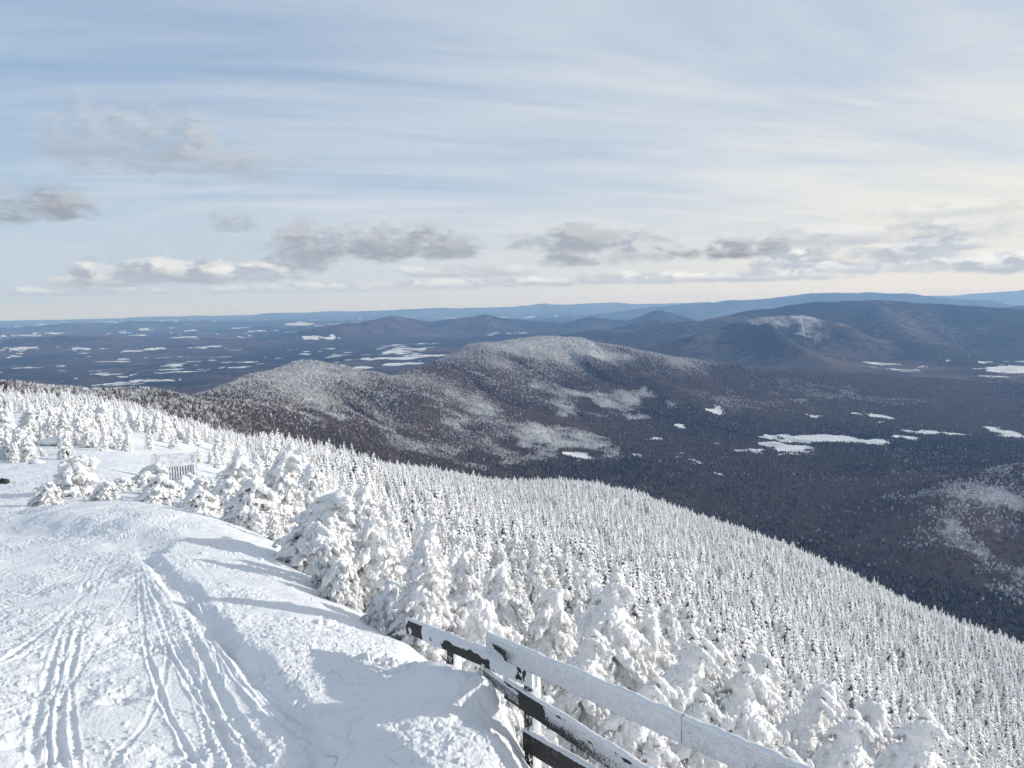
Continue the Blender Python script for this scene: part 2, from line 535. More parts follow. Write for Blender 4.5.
EDGE = [(-20, 455), (60, 470), (140, 480), (175, 510), (230, 535), (300, 560), (335, 600), (400, 640), (470, 668), (520, 700)]


def add_detail(x, y, z):
    d = np.hypot(x, y)
    near = sstep(d, 75, 40)
    # broad wind-shaped undulation
    z = z + near * (0.08 * fbm(x * 0.45, y * 0.45, 3, 3) + 0.035 * fbm(x * 1.9, y * 1.9, 3, 5))
    # the churned texture of a skied slope
    m_ch = sstep(fbm(x * 0.8 + 5, y * 0.8, 3, 8), -0.35, 0.25)
    lum = np.maximum(fbm(x * 7.5, y * 7.5, 3, 12), 0)
    z = z + near * m_ch * (0.026 * lum * lum + 0.008 * fbm(x * 17, y * 17, 2, 17)) + near * (.35 + .65 * m_ch) * 0.009 * fbm(x * 40, y * 40, 3, 19)
    bits = sstep(vnoise(x * 24, y * 24, 41), 0.80, 0.95) * sstep(fbm(x * 1.6, y * 1.6, 2, 43), -0.1, 0.3)
    z = z + near * bits * 0.016
    # sharp scrapes
    sc1 = np.abs(fbm(x * 3.2, y * 3.2, 3, 23))
    z = z - near * m_ch * 0.014 * sstep(sc1, 0.05, 0.0)
    # bank beside the main run: a trough with a steep right wall
    bp = smoothpoly([hit_near(*q) for q in BANK])
    db, sd, tb = polydist(x, y, bp, 7.0)
    right = sd > 0
    hb = 0.11 + 0.10 * sstep(tb, 0.42, 0.22) * sstep(tb, -.02, 0.12); wb = 0.26 + 0.9 * sstep(tb, 0.45, 0.25)
    jag = 0.12 * fbm(x * 1.1, y * 1.1, 3, 55)
    prof = np.where(right, hb * sstep(db + jag, 0.0, wb) * sstep(db, 6.5, 2.0), 0.05 * sstep(db, 0.0, 0.14) * sstep(db, 0.6, 0.14) * sstep(tb, .3, .5))
    z = z + prof
    brk = 0.25 + .75 * sstep(fbm(x * 0.55, y * 0.55, 2, 37), -0.4, 0.3)
    for L, gap, wd, dp in TR:
        dp = dp * brk
        tp = smoothpoly([hit_near(*q) for q in L])
        dt, _, _ = polydist(x, y, tp, 0.5)
        wd = wd * .62; e = np.abs(dt - gap * .8) + 0.012 * fbm(x * 6, y * 6, 2, 29)
        z = z - 0.36 * dp * np.exp(-(e / wd) ** 2) + dp * 0.2 * np.exp(-((e - wd * 1.9) / (wd * 0.6)) ** 2)
    for qx, qy, r in PITS:
        c = hit_near(qx, qy); m = (np.abs(x - c[0]) < 4 * r) & (np.abs(y - c[1]) < 4 * r)
        rr = np.hypot(x[m] - c[0], y[m] - c[1])
        z[m] += -r * 0.35 * np.exp(-(rr / r) ** 2) + r * 0.03 * np.exp(-((rr - 1.5 * r) / (0.4 * r)) ** 2)
    for qx, qy, r in CHUNKS:
        c = hit_near(qx, qy); m = (np.abs(x - c[0]) < 3 * r) & (np.abs(y - c[1]) < 3 * r)
        rr = np.hypot(x[m] - c[0], y[m] - c[1])
        z[m] += r * 0.55 * sstep(rr + 0.09 * fbm(x[m] * 14, y[m] * 14, 3, 51), r * 1.3, r * 0.4)
    # mound at the bend
    mp = smoothpoly([hit_near(*q) for q in [(-60, 514), (0, 516), (70, 518), (130, 516), (170, 526)]])
    dm, sm, _ = polydist(x, y, mp)
    z = z + 0.05 * np.exp(-(dm / 1.3) ** 2) * (1 + 0.5 * fbm(x * 1.5, y * 1.5, 3, 61))
    # drift against the fence
    rel_x, rel_y = x - FA[0], y - FA[1]
    al = rel_x * fdir[0] + rel_y * fdir[1]
    ac = rel_x * fnor[0] + rel_y * fnor[1]
    cut = sstep(ac, 0.10, -0.05)
    B1 = at_z(500, 672, 1 / izf(500)); a1 = np.dot(B1[:2] - FA[:2], fdir)
    top = np.where(al < a1 - 0.9, 0.22, 0.60)
    along = sstep(al, -1.4, 0.0) * sstep(al + 0.08 * fbm(x * 3, y * 3, 2, 75), a1 + 0.34, a1 - 0.14)
    big = sstep(al, a1 - 1.5, a1 - 0.25)
    hgt = 0.05 + 0.29 * big
    hgt = hgt + 0.14 * sstep(al, -.3, .3) * sstep(al, a1 - .4, a1 - 1.0)
    z = z + cut * along * hgt * np.exp(-(np.minimum(ac, 0) / 0.55) ** 2) * (1 + 0.1 * fbm(x * 2.5, y * 2.5, 3, 71))
    return z


# rows: fine near, coarse far
lr = np.concatenate([np.arange(math.log(1.3), math.log(3.4), 0.02), np.arange(math.log(3.4), math.log(26), 0.0030),
                     np.arange(math.log(26), math.log(70), 0.006), np.arange(math.log(70), math.log(1650), 0.02)])
aa = np.concatenate([np.radians(np.arange(-75, -37, 0.8)), np.radians(np.arange(-37, 3.5, 0.042)), np.radians(np.arange(3.5, 38, 0.25)), np.radians(np.arange(38, 75, 0.8))])
Lg, Ag = np.meshgrid(lr, aa, indexing='ij')
x = np.exp(Lg) * np.sin(Ag); y = np.exp(Lg) * np.cos(Ag)
z = -s_near(Ag, Lg) * np.exp(Lg)
kk = int(np.searchsorted(lr, math.log(80)))
z[:kk] = add_detail(x[:kk], y[:kk], z[:kk])
z += sstep(Lg, math.log(25), math.log(60)) * 0.35 * fbm(x * 0.12, y * 0.12, 3, 81)
g = link('snow_ground', mesh_from('snow_ground', np.stack([x, y, z], -1).reshape(-1, 3), grid_faces(*x.shape)[:, ::-1], M_snow))
tag(g, kind='structure')

# a lookup of the finished near ground (without small detail) for seating things
GX = {}
def ground(xx, yy):
    xx = np.atleast_1d(np.asarray(xx, float)); yy = np.atleast_1d(np.asarray(yy, float))
    zz = z_smooth(xx, yy)
    d = np.hypot(xx, yy)
    zz = np.where(d < 78, add_detail(xx, yy, zz), zz)
    return zz + sstep(np.log(np.maximum(d, 1.2)), math.log(25), math.log(60)) * 0.35 * fbm(xx * 0.12, yy * 0.12, 3, 81)

# ------------------------------------------------------------------ far terrain
BASE = -760.0
RID = [   # crest points (px, py, distance), half width near, gully strength
    ([(-60, 386, 1300), (60, 389, 1500), (130, 391, 1800), (185, 403, 2200), (225, 390, 2700), (265, 372, 3200), (310, 359, 3500), (345, 369, 3650), (395, 380, 3800), (435, 366, 4300), (480, 344, 4800), (540, 336, 5200), (580, 338, 5400), (640, 349, 5600), (700, 359, 5700), (770, 370, 5800), (850, 383, 5900), (920, 393, 5900), (990, 406, 5900)], 900, 0.28),
    ([(310, 359, 3500), (345, 392, 3150), (390, 430, 2850), (430, 462, 2700)], 420, 0.32),
    ([(440, 361, 4400), (500, 385, 4000), (560, 412, 3800), (610, 440, 3650)], 480, 0.32),
    ([(540, 337, 5200), (620, 368, 4900), (690, 395, 4700), (760, 418, 4600)], 520, 0.32),
    ([(185, 403, 2200), (230, 425, 2050), (290, 455, 2000), (350, 480, 2000)], 380, 0.15),
    ([(700, 362, 5800), (800, 385, 5600), (900, 405, 5500), (960, 420, 5400)], 450, 0.32),
    # dark hump and big hill on the right
    ([(640, 352, 8600), (680, 340, 8800), (720, 326, 9000), (760, 318, 9200), (800, 315, 9400), (840, 324, 9300), (875, 345, 9000), (900, 362, 8800)], 900, 0.28),
    ([(760, 318, 9200), (790, 345, 8200), (830, 365, 7600)], 500, 0.25),
    ([(700, 322, 11500), (760, 312, 12000), (820, 305, 12500), (870, 303, 12800), (930, 306, 13000), (1024, 311, 13000), (1150, 306, 13000), (1300, 312, 13000)], 2300, 0.25),
    ([(870, 303, 12800), (900, 330, 10500), (930, 355, 9000)], 900, 0.25),
    ([(1100, 310, 13000), (1080, 340, 10500), (1060, 360, 9200)], 900, 0.25),
    # peaks in the middle distance
    ([(330, 327, 15500), (390, 319, 16000), (430, 321, 16500), (485, 313, 17000), (520, 319, 17000), (560, 320, 17000), (592, 312, 17000), (625, 319, 17000), (660, 312, 17000), (690, 322, 16500)], 1100, 0.3),
    ([(560, 335, 12000), (610, 330, 12500), (650, 322, 12800), (700, 328, 12500), (740, 336, 12000)], 900, 0.3),
    # pale ranges on the skyline
    ([(-200, 326, 52000), (0, 321, 52000), (100, 319, 50000), (200, 316, 50000), (260, 314, 48000), (330, 311, 46000), (400, 309, 45000), (470, 308, 45000), (540, 305, 45000), (590, 303, 45000), (640, 303.5, 45000), (700, 303, 45000)], 4500, 0.2),
    ([(640, 307, 30000), (700, 303, 30000), (760, 299, 30000), (800, 295, 30000), (830, 293.5, 30000), (870, 292.5, 30000), (910, 294, 30000), (940, 299, 30000), (990, 300, 30000)], 2200, 0.3),
    ([(900, 297, 46000), (960, 295, 46000), (1000, 292, 46000), (1040, 289, 46000), (1120, 290, 46000), (1300, 294, 46000)], 4500, 0.2),
    ([(940, 315, 19000), (1000, 309, 19500), (1060, 303, 20000), (1200, 300, 20000)], 1500, 0.3),
    # plateau and low rises on the plain
    ([(30, 338, 16500), (60, 336, 16500), (140, 338, 16500), (200, 339, 16000), (260, 341, 15500)], 900, 0.2),
    ([(250, 333, 19000), (330, 329, 20000), (420, 328, 21000)], 1100, 0.2),
    ([(-100, 326, 28000), (60, 325, 28000), (160, 323, 28000), (250, 322, 28000), (360, 321, 28000)], 1800, 0.2),
    # spur at the right edge
    ([(905, 520, 2350), (950, 492, 2550), (990, 476, 2700), (1030, 468, 2800), (1100, 455, 2900), (1250, 440, 3000)], 430, 0.2),
]


def base_at(x, y):
    return BASE - (x * x + y * y) / 1.4e7            # the ground curves away with distance


def ridge_fields(x, y):
    BL = base_at(x, y)
    H = np.full(x.shape, 0.0, np.float32)       # height above the base
    G = np.zeros(x.shape, np.float32)
    TT = np.full(x.shape, 9.0, np.float32); WD = np.full(x.shape, 900.0, np.float32)
    for pts, wd, gl in RID:
        q = np.array([at_d(*p_) for p_ in pts], np.float32)
        best = np.full(x.shape, 1e9, np.float32); zc = np.zeros(x.shape, np.float32)
        for k in range(len(q) - 1):
            ax, ay, az_ = q[k]; bx, by, bz_ = q[k + 1]
            ux, uy = bx - ax, by - ay
            t_ = np.clip(((x - ax) * ux + (y - ay) * uy) / (ux * ux + uy * uy), 0, 1)
            d = (x - ax - t_ * ux) ** 2 + (y - ay - t_ * uy) ** 2
            m = d < best
            best = np.where(m, d, best); zc = np.where(m, az_ + t_ * (bz_ - az_), zc)
        tt = np.sqrt(best) / wd
        h = (zc - BL) * np.exp(-(np.sqrt(tt * tt + 0.03) - 0.173) * 1.15)
        h = h - 25 * sstep(tt, 1.5, 5)
        m = h > H
        # soft maximum
        k_ = 40.0
        hs = np.maximum(h, H) + k_ * np.exp(-np.abs(h - H) / k_) * 0.35 * sstep(tt, 0.1, 0.6) * sstep(TT, 0.1, 0.6)
        G = np.where(m, gl, G); WD = np.where(m, wd, WD); TT = np.where(m, tt, TT)
        H = np.where(h > 0, hs, H)
    return H, G, TT, WD


def z_far(x, y):
    H, G, TT, WD = ridge_fields(x, y)
    d = np.hypot(x, y)
    wv_ = sstep(d, 7000, 20000)
    b = base_at(x, y) + 22 * fbm(x / 1400, y / 1400, 4, 101) + 120 * wv_ * (ridged(x / 4200, y / 4200, 5, 103) - .3) * (1 - 0.6 * sstep(d, 30000, 60000))
    rg = np.where(WD > 1500, ridged(x / 2600, y / 2600, 5, 109), np.where(WD > 700, ridged(x / 1250, y / 1250, 5, 107), ridged(x / 620, y / 620, 4, 105)))
    z = b + H + G * H * 0.95 * (rg - 0.25) * sstep(TT, 0.05, 0.8)
    z += np.minimum(H, 200) / 200 * 16 * fbm(x / 230, y / 230, 3, 109)
    z += wv_ * 60 * sstep(fbm(x / 1700, y / 2300, 3, 111), 0.0, 0.5) * (1 - sstep(d, 35000, 60000))
    z += sstep(d, 13000, 26000) * 55 * fbm(x / 1900, y / 1900, 4, 113)
    return z, H, TT


lr = np.concatenate([np.arange(math.log(1100), math.log(1900), 0.012), np.arange(math.log(1900), math.log(7500), 0.0026), np.arange(math.log(7500), math.log(22000), 0.0036), np.arange(math.log(22000), math.log(95000), 0.009)])
aa = np.concatenate([np.radians(np.arange(-62, -36, 0.5)), np.radians(np.arange(-36, 36, 0.062)), np.radians(np.arange(36, 62, 0.5))])
Lg, Ag = np.meshgrid(lr, aa, indexing='ij')
d = np.exp(Lg)
x = (d * np.sin(Ag)).astype(np.float32); y = (d * np.cos(Ag)).astype(np.float32)
z, H, TT = z_far(x, y)
s_tab = -z / d                                       # for finding what a pixel sees


def hit_far(px, py, dmin=0):
    a, s = px_azel(px, py)
    c = int(np.clip(np.searchsorted(aa, a), 1, len(aa) - 1))
    col_ = s_tab[:, c]
    ok = (col_ <= s) & (np.exp(lr) > dmin)
    k = int(np.argmax(ok)) if ok.any() else len(lr) - 1
    return x[k, c], y[k, c], math.exp(lr[k])


# open snow: fields, lakes, clearings (px, py, half width px, half height px)
FLD = [(128, 383, 34, 3.5), (165, 380, 14, 2), (240, 367, 16, 1.4), (180, 372, 26, 1.3), (100, 371, 8, 1), (60, 372, 10, 1), (20, 349, 14, 1.4), (78, 349, 10, 1.4), (10, 357, 8, .9),
       (58, 366, 8, 1), (28, 368, 10, .8), (205, 347, 16, 1.8), (135, 351, 12, 1.2), (160, 358, 12, 1.2), (155, 349, 12, 1), (220, 357, 8, 1), (140, 335, 10, 1), (190, 331, 8, 1.2),
       (30, 336, 12, 1.2), (55, 333, 10, 1.2), (125, 333, 6, .9), (300, 325, 14, 1.2), (330, 338, 10, .8), (380, 349, 9, 1.0), (395, 345, 8, .8), (420, 344, 6, 1),
       (310, 338, 12, 1.3), (240, 328, 10, 1), 
       (838, 441, 42, 3.2), (786, 447, 22, 3.4), (760, 450, 8, 2), (740, 449, 10, 2), (800, 453, 10, 1.5), (944, 433, 28, 2), (905, 436, 8, 2), (1012, 433, 16, 2.4), (1000, 371, 14, 2.2), (988, 376, 14, 1.5), (1016, 371, 10, 2.5),
       (988, 363, 7, 1.6), (720, 412, 7, 2), (808, 417, 7, 1.5), (876, 416, 8, 1.6), (922, 367, 5, 1), (940, 361, 4, .8), (682, 426, 6, 1.5), (680, 427, 5, 1.5), (546, 464, 14, 1.7), (620, 455, 6, 1.4), (700, 462, 5, 1), (712, 470, 7, 1),
       (692, 458, 6, 1), (1005, 372, 8, 1), (1013, 442, 2, .5), (916, 449, 2, .5), (930, 448, 2, .5), (570, 453, 14, 2), (655, 437, 5, 1), (890, 424, 4, 1.2)]
snow = np.zeros(x.shape, np.float32)
wx = x + 60 * fbm(x / 140, y / 140, 2, 131) * 2; wy = y + 120 * fbm(x / 160, y / 160, 2, 133)
for qx, qy, hw, hh in FLD:
    cx_, cy_, dd = hit_far(qx, qy)
    _, s1 = px_azel(qx, qy + hh); _, s0 = px_azel(qx, qy - hh)
    rx = hw * dd / F
    ry = min(max(abs(dd * (s1 - s0) / max(s1, 0.01)) * 0.5, 0.3 * hh * dd / F), 4 * rx) * (.42 if qy < 400 else 1.15); rx *= (.72 if qy < 400 else 1.1)
    a0 = math.atan2(cx_, cy_)
    u = (wx - cx_) * math.cos(a0) - (wy - cy_) * math.sin(a0); v = (wx - cx_) * math.sin(a0) + (wy - cy_) * math.cos(a0)
    r = np.sqrt((u / rx) ** 2 + (v / ry) ** 2) + 0.95 * fbm(x / (rx * 0.30 + 25), y / (ry * 0.35 + 25), 3, 137)
    snow = np.maximum(snow, sstep(r, 1.05, 0.85))
# small random fields on the plain
fl = sstep(H, 60, 15)
rf = fbm(x / 330, y / 330, 3, 141) + 0.40 * fbm(x / 3500, y / 3500, 2, 143)
snow = np.maximum(snow, sstep(rf, 0.50, 0.54) * sstep(H, 160, 60) * sstep(d, 6500, 9000) * 0.95)
# frost on high woods and patches of bare snow-covered woods (px, py, half w, half h, strength)
frost = 0.60 * sstep(H + 150 * fbm(x / 420, y / 420, 4, 151), 170, 480) * sstep(d, 12000, 6500) * (0.25 + .75 * sstep(d, 2300, 3100))
frost += 0.32 * sstep(H, 430, 600) * sstep(d, 30000, 9000)
FR = [(770, 336, 18, 6, .25), (700, 337, 26, 5, .35), (820, 322, 26, 4, .25), (780, 320, 40, 4, .4), (900, 318, 50, 6, .3), (980, 330, 50, 8, .2), (850, 345, 30, 6, .2), (730, 400, 60, 10, .25), (800, 385, 70, 8, .2), (860, 400, 50, 6, .18), (620, 402, 34, 14, .62), (600, 415, 30, 7, .5), (570, 396, 24, 8, .45), (500, 425, 60, 12, .4), (560, 435, 46, 12, .42), (460, 400, 26, 10, .35), (470, 440, 70, 12, .3), (430, 455, 60, 12, .3),
      (640, 410, 14, 10, .4), (590, 440, 24, 7, .4), (1000, 478, 40, 16, .35), (1010, 500, 30, 10, .3), (960, 545, 40, 10, .25), (800, 330, 16, 5, .2), (745, 330, 16, 5, .2), (545, 340, 60, 6, .2),
      (700, 405, 40, 10, .15), (660, 365, 60, 8, .18), (310, 366, 40, 8, .2), (930, 470, 60, 30, .12), (850, 520, 60, 20, .12), (300, 425, 80, 14, .12), (380, 440, 60, 20, .15)]
for qx, qy, hw, hh, st_ in FR:
    cx_, cy_, dd = hit_far(qx, qy)
    hx, hy, d2 = hit_far(qx, qy - hh)
    rx = .9 * hw * dd / F; ry = .85 * max(min(abs(d2 - dd), 5 * rx), 0.7 * rx)
    a0 = math.atan2(cx_, cy_)
    u = (x - cx_) * math.cos(a0) - (y - cy_) * math.sin(a0); v = (x - cx_) * math.sin(a0) + (y - cy_) * math.cos(a0)
    r = np.sqrt((u / rx) ** 2 + (v / ry) ** 2) + 1.6 * fbm(x / 130, y / 130, 4, 157)
    frost = np.maximum(frost, 0) + (0.55 if dd > 7000 else 1.0) * st_ * (1.35 if qx > 900 and qy > 440 else 1.05) * sstep(r, 1.5, 0.2)
con_ = 0.29 + 0.25 * fbm(x / 900, y / 900, 4, 161) + (0.25 + .35 * fbm(x / 2600, y / 2600, 4, 165)) * sstep(d, 6000, 10000) + 0.18 * fl * sstep(fbm(x / 300, y / 300, 3, 163), 0.0, 0.4)
con_ = con_ + 0.25 * (sstep(TT, 0.7, 1.6) * sstep(TT, 4, 2) * sstep(d, 9000, 5000))
# canopy roughness
jit = RS.rand(*x.shape).astype(np.float32)
zc = z + (jit - 0.5) * np.clip(d / 4000, 0.5, 1.4) * 5 * (1 - snow)
g = link('terrain', mesh_from('terrain', np.stack([x, y, zc], -1).reshape(-1, 3), grid_faces(*x.shape)[:, ::-1], M_land, True,
                              {'snow': snow, 'frost': frost, 'conifer': con_}))
tag(g, kind='structure')
FAR_TOP = float(zc.max())

# ------------------------------------------------------------------ tree shapes
def ico(sub):
    import bmesh
    bm = bmesh.new(); bmesh.ops.create_icosphere(bm, subdivisions=sub, radius=1.0)
    V = np.array([v.co[:] for v in bm.verts]); Fc = np.array([[v.index for v in f.verts] for f in bm.faces])
    bm.free(); return V, Fc
ICO1 = ico(1); ICO2 = ico(2)


def rot_z(a):
    c, s = math.cos(a), math.sin(a); return np.array([[c, -s, 0], [s, c, 0], [0, 0, 1]])


def rot_y(a):
    c, s = math.cos(a), math.sin(a); return np.array([[c, 0, s], [0, 1, 0], [-s, 0, c]])


def pad(tmpl, cen, az_, droop, rad, wid, thk):
    """one snow-loaded branch: a flattened lobe pointing outwards and down"""
    V = tmpl[0] * np.array([rad, wid, thk])
    V = V @ (rot_z(az_) @ rot_y(droop)).T + np.array(cen)
    return V


def vnorm(V, Fc):
    a = V[Fc[:, 1]] - V[Fc[:, 0]]; b = V[Fc[:, 2]] - V[Fc[:, 0]]
    fn = np.cross(a, b); N = np.zeros_like(V)
    for k in range(3):
        for c in range(3):
            N[:, c] += np.bincount(Fc[:, k], fn[:, c], len(V))
    return N / (np.linalg.norm(N, axis=1, keepdims=True) + 1e-9)


def remesh(V, Fc, vox):
    me = mesh_from('tmp', V, Fc); o = bpy.data.objects.new('tmp', me); C.objects.link(o)
    m = o.modifiers.new('r', 'REMESH'); m.mode = 'VOXEL'; m.voxel_size = vox; m.adaptivity = 0
    dg = bpy.context.evaluated_depsgraph_get(); ev = o.evaluated_get(dg); e = ev.to_mesh()
    n = len(e.vertices); co = np.empty(n * 3, np.float32); e.vertices.foreach_get('co', co)
    q = np.empty(len(e.loops), np.int32); e.loops.foreach_get('vertex_index', q)
    lt = np.empty(len(e.polygons), np.int32); e.polygons.foreach_get('loop_total', lt)
    ls = np.empty(len(e.polygons), np.int32); e.polygons.foreach_get('loop_start', ls)
    ok = lt == 4
    Fq = np.stack([q[ls[ok] + k] for k in range(4)], -1)
    tri = lt == 3
    Ft = np.stack([q[ls[tri] + k] for k in (0, 1, 2, 2)], -1) if tri.any() else np.zeros((0, 4), int)
    ev.to_mesh_clear(); bpy.data.objects.remove(o); bpy.data.meshes.remove(me)
    Fa = np.concatenate([Fq]) if len(Ft) == 0 else Fq
    return co.reshape(-1, 3).astype(float), Fa


def lump_tree(seed, h, r, lean, pointy, vox):
    """a krummholz spruce buried in rime: many drooping lobes fused, then roughened along the wind"""
    rs = np.random.RandomState(seed)
    Vs, Fs, n = [], [], 0
    def add(V, tm=ICO2):
        nonlocal n
        Vs.append(V); Fs.append(tm[1] + n); n += len(V)
    lv = int(round(10 * max(1, h / 1.7)))
    ax_ = lambda z: np.array([lean * (z / h) ** 1.5 * r, 0.15 * r * math.sin(3 * z / h + seed), z])
    for k in range(lv):
        u = (k + 0.35) / lv; z = h * (0.05 + 0.9 * u)
        R = r * ((1 - u) ** pointy * 0.92 + 0.10)
        mm = max(4, int(round(4.0 + 8.5 * (1 - u) * (0.8 + r) * (1 if h < 2.2 else 1.35))))
        for j in range(mm):
            a = 2 * math.pi * (j + 0.5 * (k % 2)) / mm + rs.uniform(-.35, .35)
            RR = R * rs.uniform(0.72, 1.15)
            dr = rs.uniform(0.25, 0.7)
            c = ax_(z + rs.uniform(-.07, .07) * h)
            dirv = np.array([math.cos(a), math.sin(a), 0])
            c1 = c + dirv * RR * 0.55
            add(pad(ICO2, c1, a, dr, RR * 0.52, min(RR * rs.uniform(.11, .19) + .025, .13), min(h, 1.7) * 0.018 + 0.018))
            for q in range(rs.randint(7, 12) + (6 if h > 2.2 else 0)):
                b = rs.uniform(.45, 1.05)
                s_ = rs.uniform(.013, .036) * (0.7 + 0.5 * min(r, .6))
                pz = -math.sin(dr) * RR * (b - .3) * 0.9
                c2 = c + dirv * RR * b + np.array([rs.uniform(-1, 1) * .26 * RR, rs.uniform(-1, 1) * .26 * RR, pz + rs.uniform(-.05, .07)])
                add(pad(ICO2, c2, a + rs.uniform(-.7, .7), dr + rs.uniform(-.1, .8), s_ * 2.7, s_ * 1.0, s_ * .72))
        add(pad(ICO2, ax_(z), 0, 0, R * 0.42, R * 0.42, h / lv * 0.75))
    add(pad(ICO2, ax_(h * 0.93), 0, 0, .12 * r + .03, .12 * r + .03, .06 * h))
    V, Fc = remesh(np.concatenate(Vs), np.concatenate(Fs), vox)
    tri = Fc[:, :3]
    N = vnorm(V, tri)
    q = V * np.array([4.5, 9.0, 12.0]) + seed * 7.1
    sk = np.stack([V[:, 0] * 5, V[:, 1] * 16 + V[:, 2] * 6, V[:, 2] * 22 - V[:, 0] * 7], -1)
    d1 = vnoise3(q, seed); d2 = 1 - 2.6 * np.abs(vnoise3(sk, seed + 1)); d3 = 1 - 2.6 * np.abs(vnoise3(V * 44 + 3, seed + 2)); d4 = vnoise3(V * 70, seed + 3)
    d0 = vnoise3(V * 3.1 + 9, seed + 4)
    V = V + N * (0.022 * d0 + 0.018 * d1 + 0.013 * d2 + 0.009 * d3 + 0.005 * d4)[:, None]
    N = vnorm(V, tri)
    axis = np.array([ax_(zz)[:2] for zz in np.clip(V[:, 2], 0, h)])
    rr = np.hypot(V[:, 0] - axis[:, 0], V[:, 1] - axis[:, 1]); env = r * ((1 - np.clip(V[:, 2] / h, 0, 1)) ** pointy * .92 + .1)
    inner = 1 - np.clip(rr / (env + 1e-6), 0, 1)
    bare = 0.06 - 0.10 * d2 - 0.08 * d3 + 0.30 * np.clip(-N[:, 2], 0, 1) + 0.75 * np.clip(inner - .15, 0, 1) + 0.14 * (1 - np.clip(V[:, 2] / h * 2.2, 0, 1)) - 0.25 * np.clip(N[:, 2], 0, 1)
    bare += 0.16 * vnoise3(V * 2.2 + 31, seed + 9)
    # feathers of rime: little tapering spikes growing outwards, down and into the wind
    ns = int(2600 * r * h); k = rs.randint(0, len(V), ns)
    P0 = V[k] - N[k] * .008
    D = N[k] * 1.0 + np.array([0.35, 0.1, -0.55]) + rs.normal(0, .45, (ns, 3)); D /= np.linalg.norm(D, axis=1, keepdims=True)
    ln = rs.uniform(.02, .075, ns)[:, None]; wd_ = rs.uniform(.006, .013, ns)[:, None]
    s1 = np.cross(D, rs.normal(0, 1, (ns, 3))); s1 /= np.linalg.norm(s1, axis=1, keepdims=True) + 1e-9; s2 = np.cross(D, s1)
    ring0 = [P0 + wd_ * (math.cos(t_) * s1 + math.sin(t_) * s2) for t_ in (0, 2.09, 4.19)]
    ring1 = [P0 + D * ln + wd_ * .25 * (math.cos(t_) * s1 + math.sin(t_) * s2) for t_ in (0, 2.09, 4.19)]
    SV = np.stack(ring0 + ring1, 1).reshape(-1, 3); b0 = len(V) + 6 * np.arange(ns)[:, None]
    SF = np.concatenate([b0 + np.array([[j, (j + 1) % 3, 3 + (j + 1) % 3, 3 + j]]) for j in range(3)])
    V = np.concatenate([V, SV]); Fc = np.concatenate([Fc, SF]); bare = np.concatenate([bare, np.repeat(bare[k] - .15, 6)])
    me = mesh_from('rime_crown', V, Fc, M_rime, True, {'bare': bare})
    return me


def spruce(seed, slim=1.0, sub=ICO1, wh=13, arms=7):
    """a slim frosted spruce one metre tall"""
    rs = np.random.RandomState(seed)
    Vs, Fs, Bs, n = [], [], [], 0
    for k in range(wh):
        u = (k + 0.3) / wh; z = 0.06 + 0.90 * u
        R = 0.215 * slim * ((1 - u) ** 0.85 + 0.06) * rs.uniform(.85, 1.12)
        mm = max(3, int(round(arms * (1 - 0.55 * u))))
        for j in range(mm):
            a = 2 * math.pi * (j + rs.rand()) / mm
            RR = R * rs.uniform(.65, 1.2); dr = rs.uniform(.3, .75)
            c = np.array([math.cos(a) * RR * .55, math.sin(a) * RR * .55, z - math.sin(dr) * RR * .3 + rs.uniform(-.012, .012)])
            V = pad(sub, c, a, dr, RR * .58 + .012, RR * .22 + .012, 0.017 + RR * .05)
            V = V + 0.012 * np.stack([vnoise3(V * 30 + s_, seed) for s_ in (0, 11, 23)], -1)
            Vs.append(V); Fs.append(sub[1] + n); n += len(V)
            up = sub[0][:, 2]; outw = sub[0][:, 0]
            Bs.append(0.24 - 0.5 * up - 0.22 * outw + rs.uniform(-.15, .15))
    # leader and dark inner cone
    V = pad(sub, (0, 0, 0.965), 0, 0, .018, .018, .05); Vs.append(V); Fs.append(sub[1] + n); n += len(V); Bs.append(np.zeros(len(V)))
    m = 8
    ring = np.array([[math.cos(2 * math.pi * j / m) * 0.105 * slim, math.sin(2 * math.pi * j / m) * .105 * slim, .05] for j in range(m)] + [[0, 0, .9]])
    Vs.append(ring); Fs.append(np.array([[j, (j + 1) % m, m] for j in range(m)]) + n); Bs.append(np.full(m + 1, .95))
    return mesh_from('spruce_crown', np.concatenate(Vs), np.concatenate(Fs), M_spruce, True, {'bare': np.concatenate(Bs)})


def trunk_mesh(h, r, name='trunk'):
    V = []; m = 8
    zs = [-0.5 * r * 6, 0, h * .4, h * .85]; rr = [r * 1.3, r * 1.1, r * .7, r * .25]
    for z_, q in zip(zs, rr):
        for j in range(m):
            V.append([math.cos(2 * math.pi * j / m) * q, math.sin(2 * math.pi * j / m) * q, z_])
    Fc = [[a * m + j, a * m + (j + 1) % m, (a + 1) * m + (j + 1) % m, (a + 1) * m + j] for a in range(3) for j in range(m)]
    return mesh_from(name, V, Fc, M_bark)


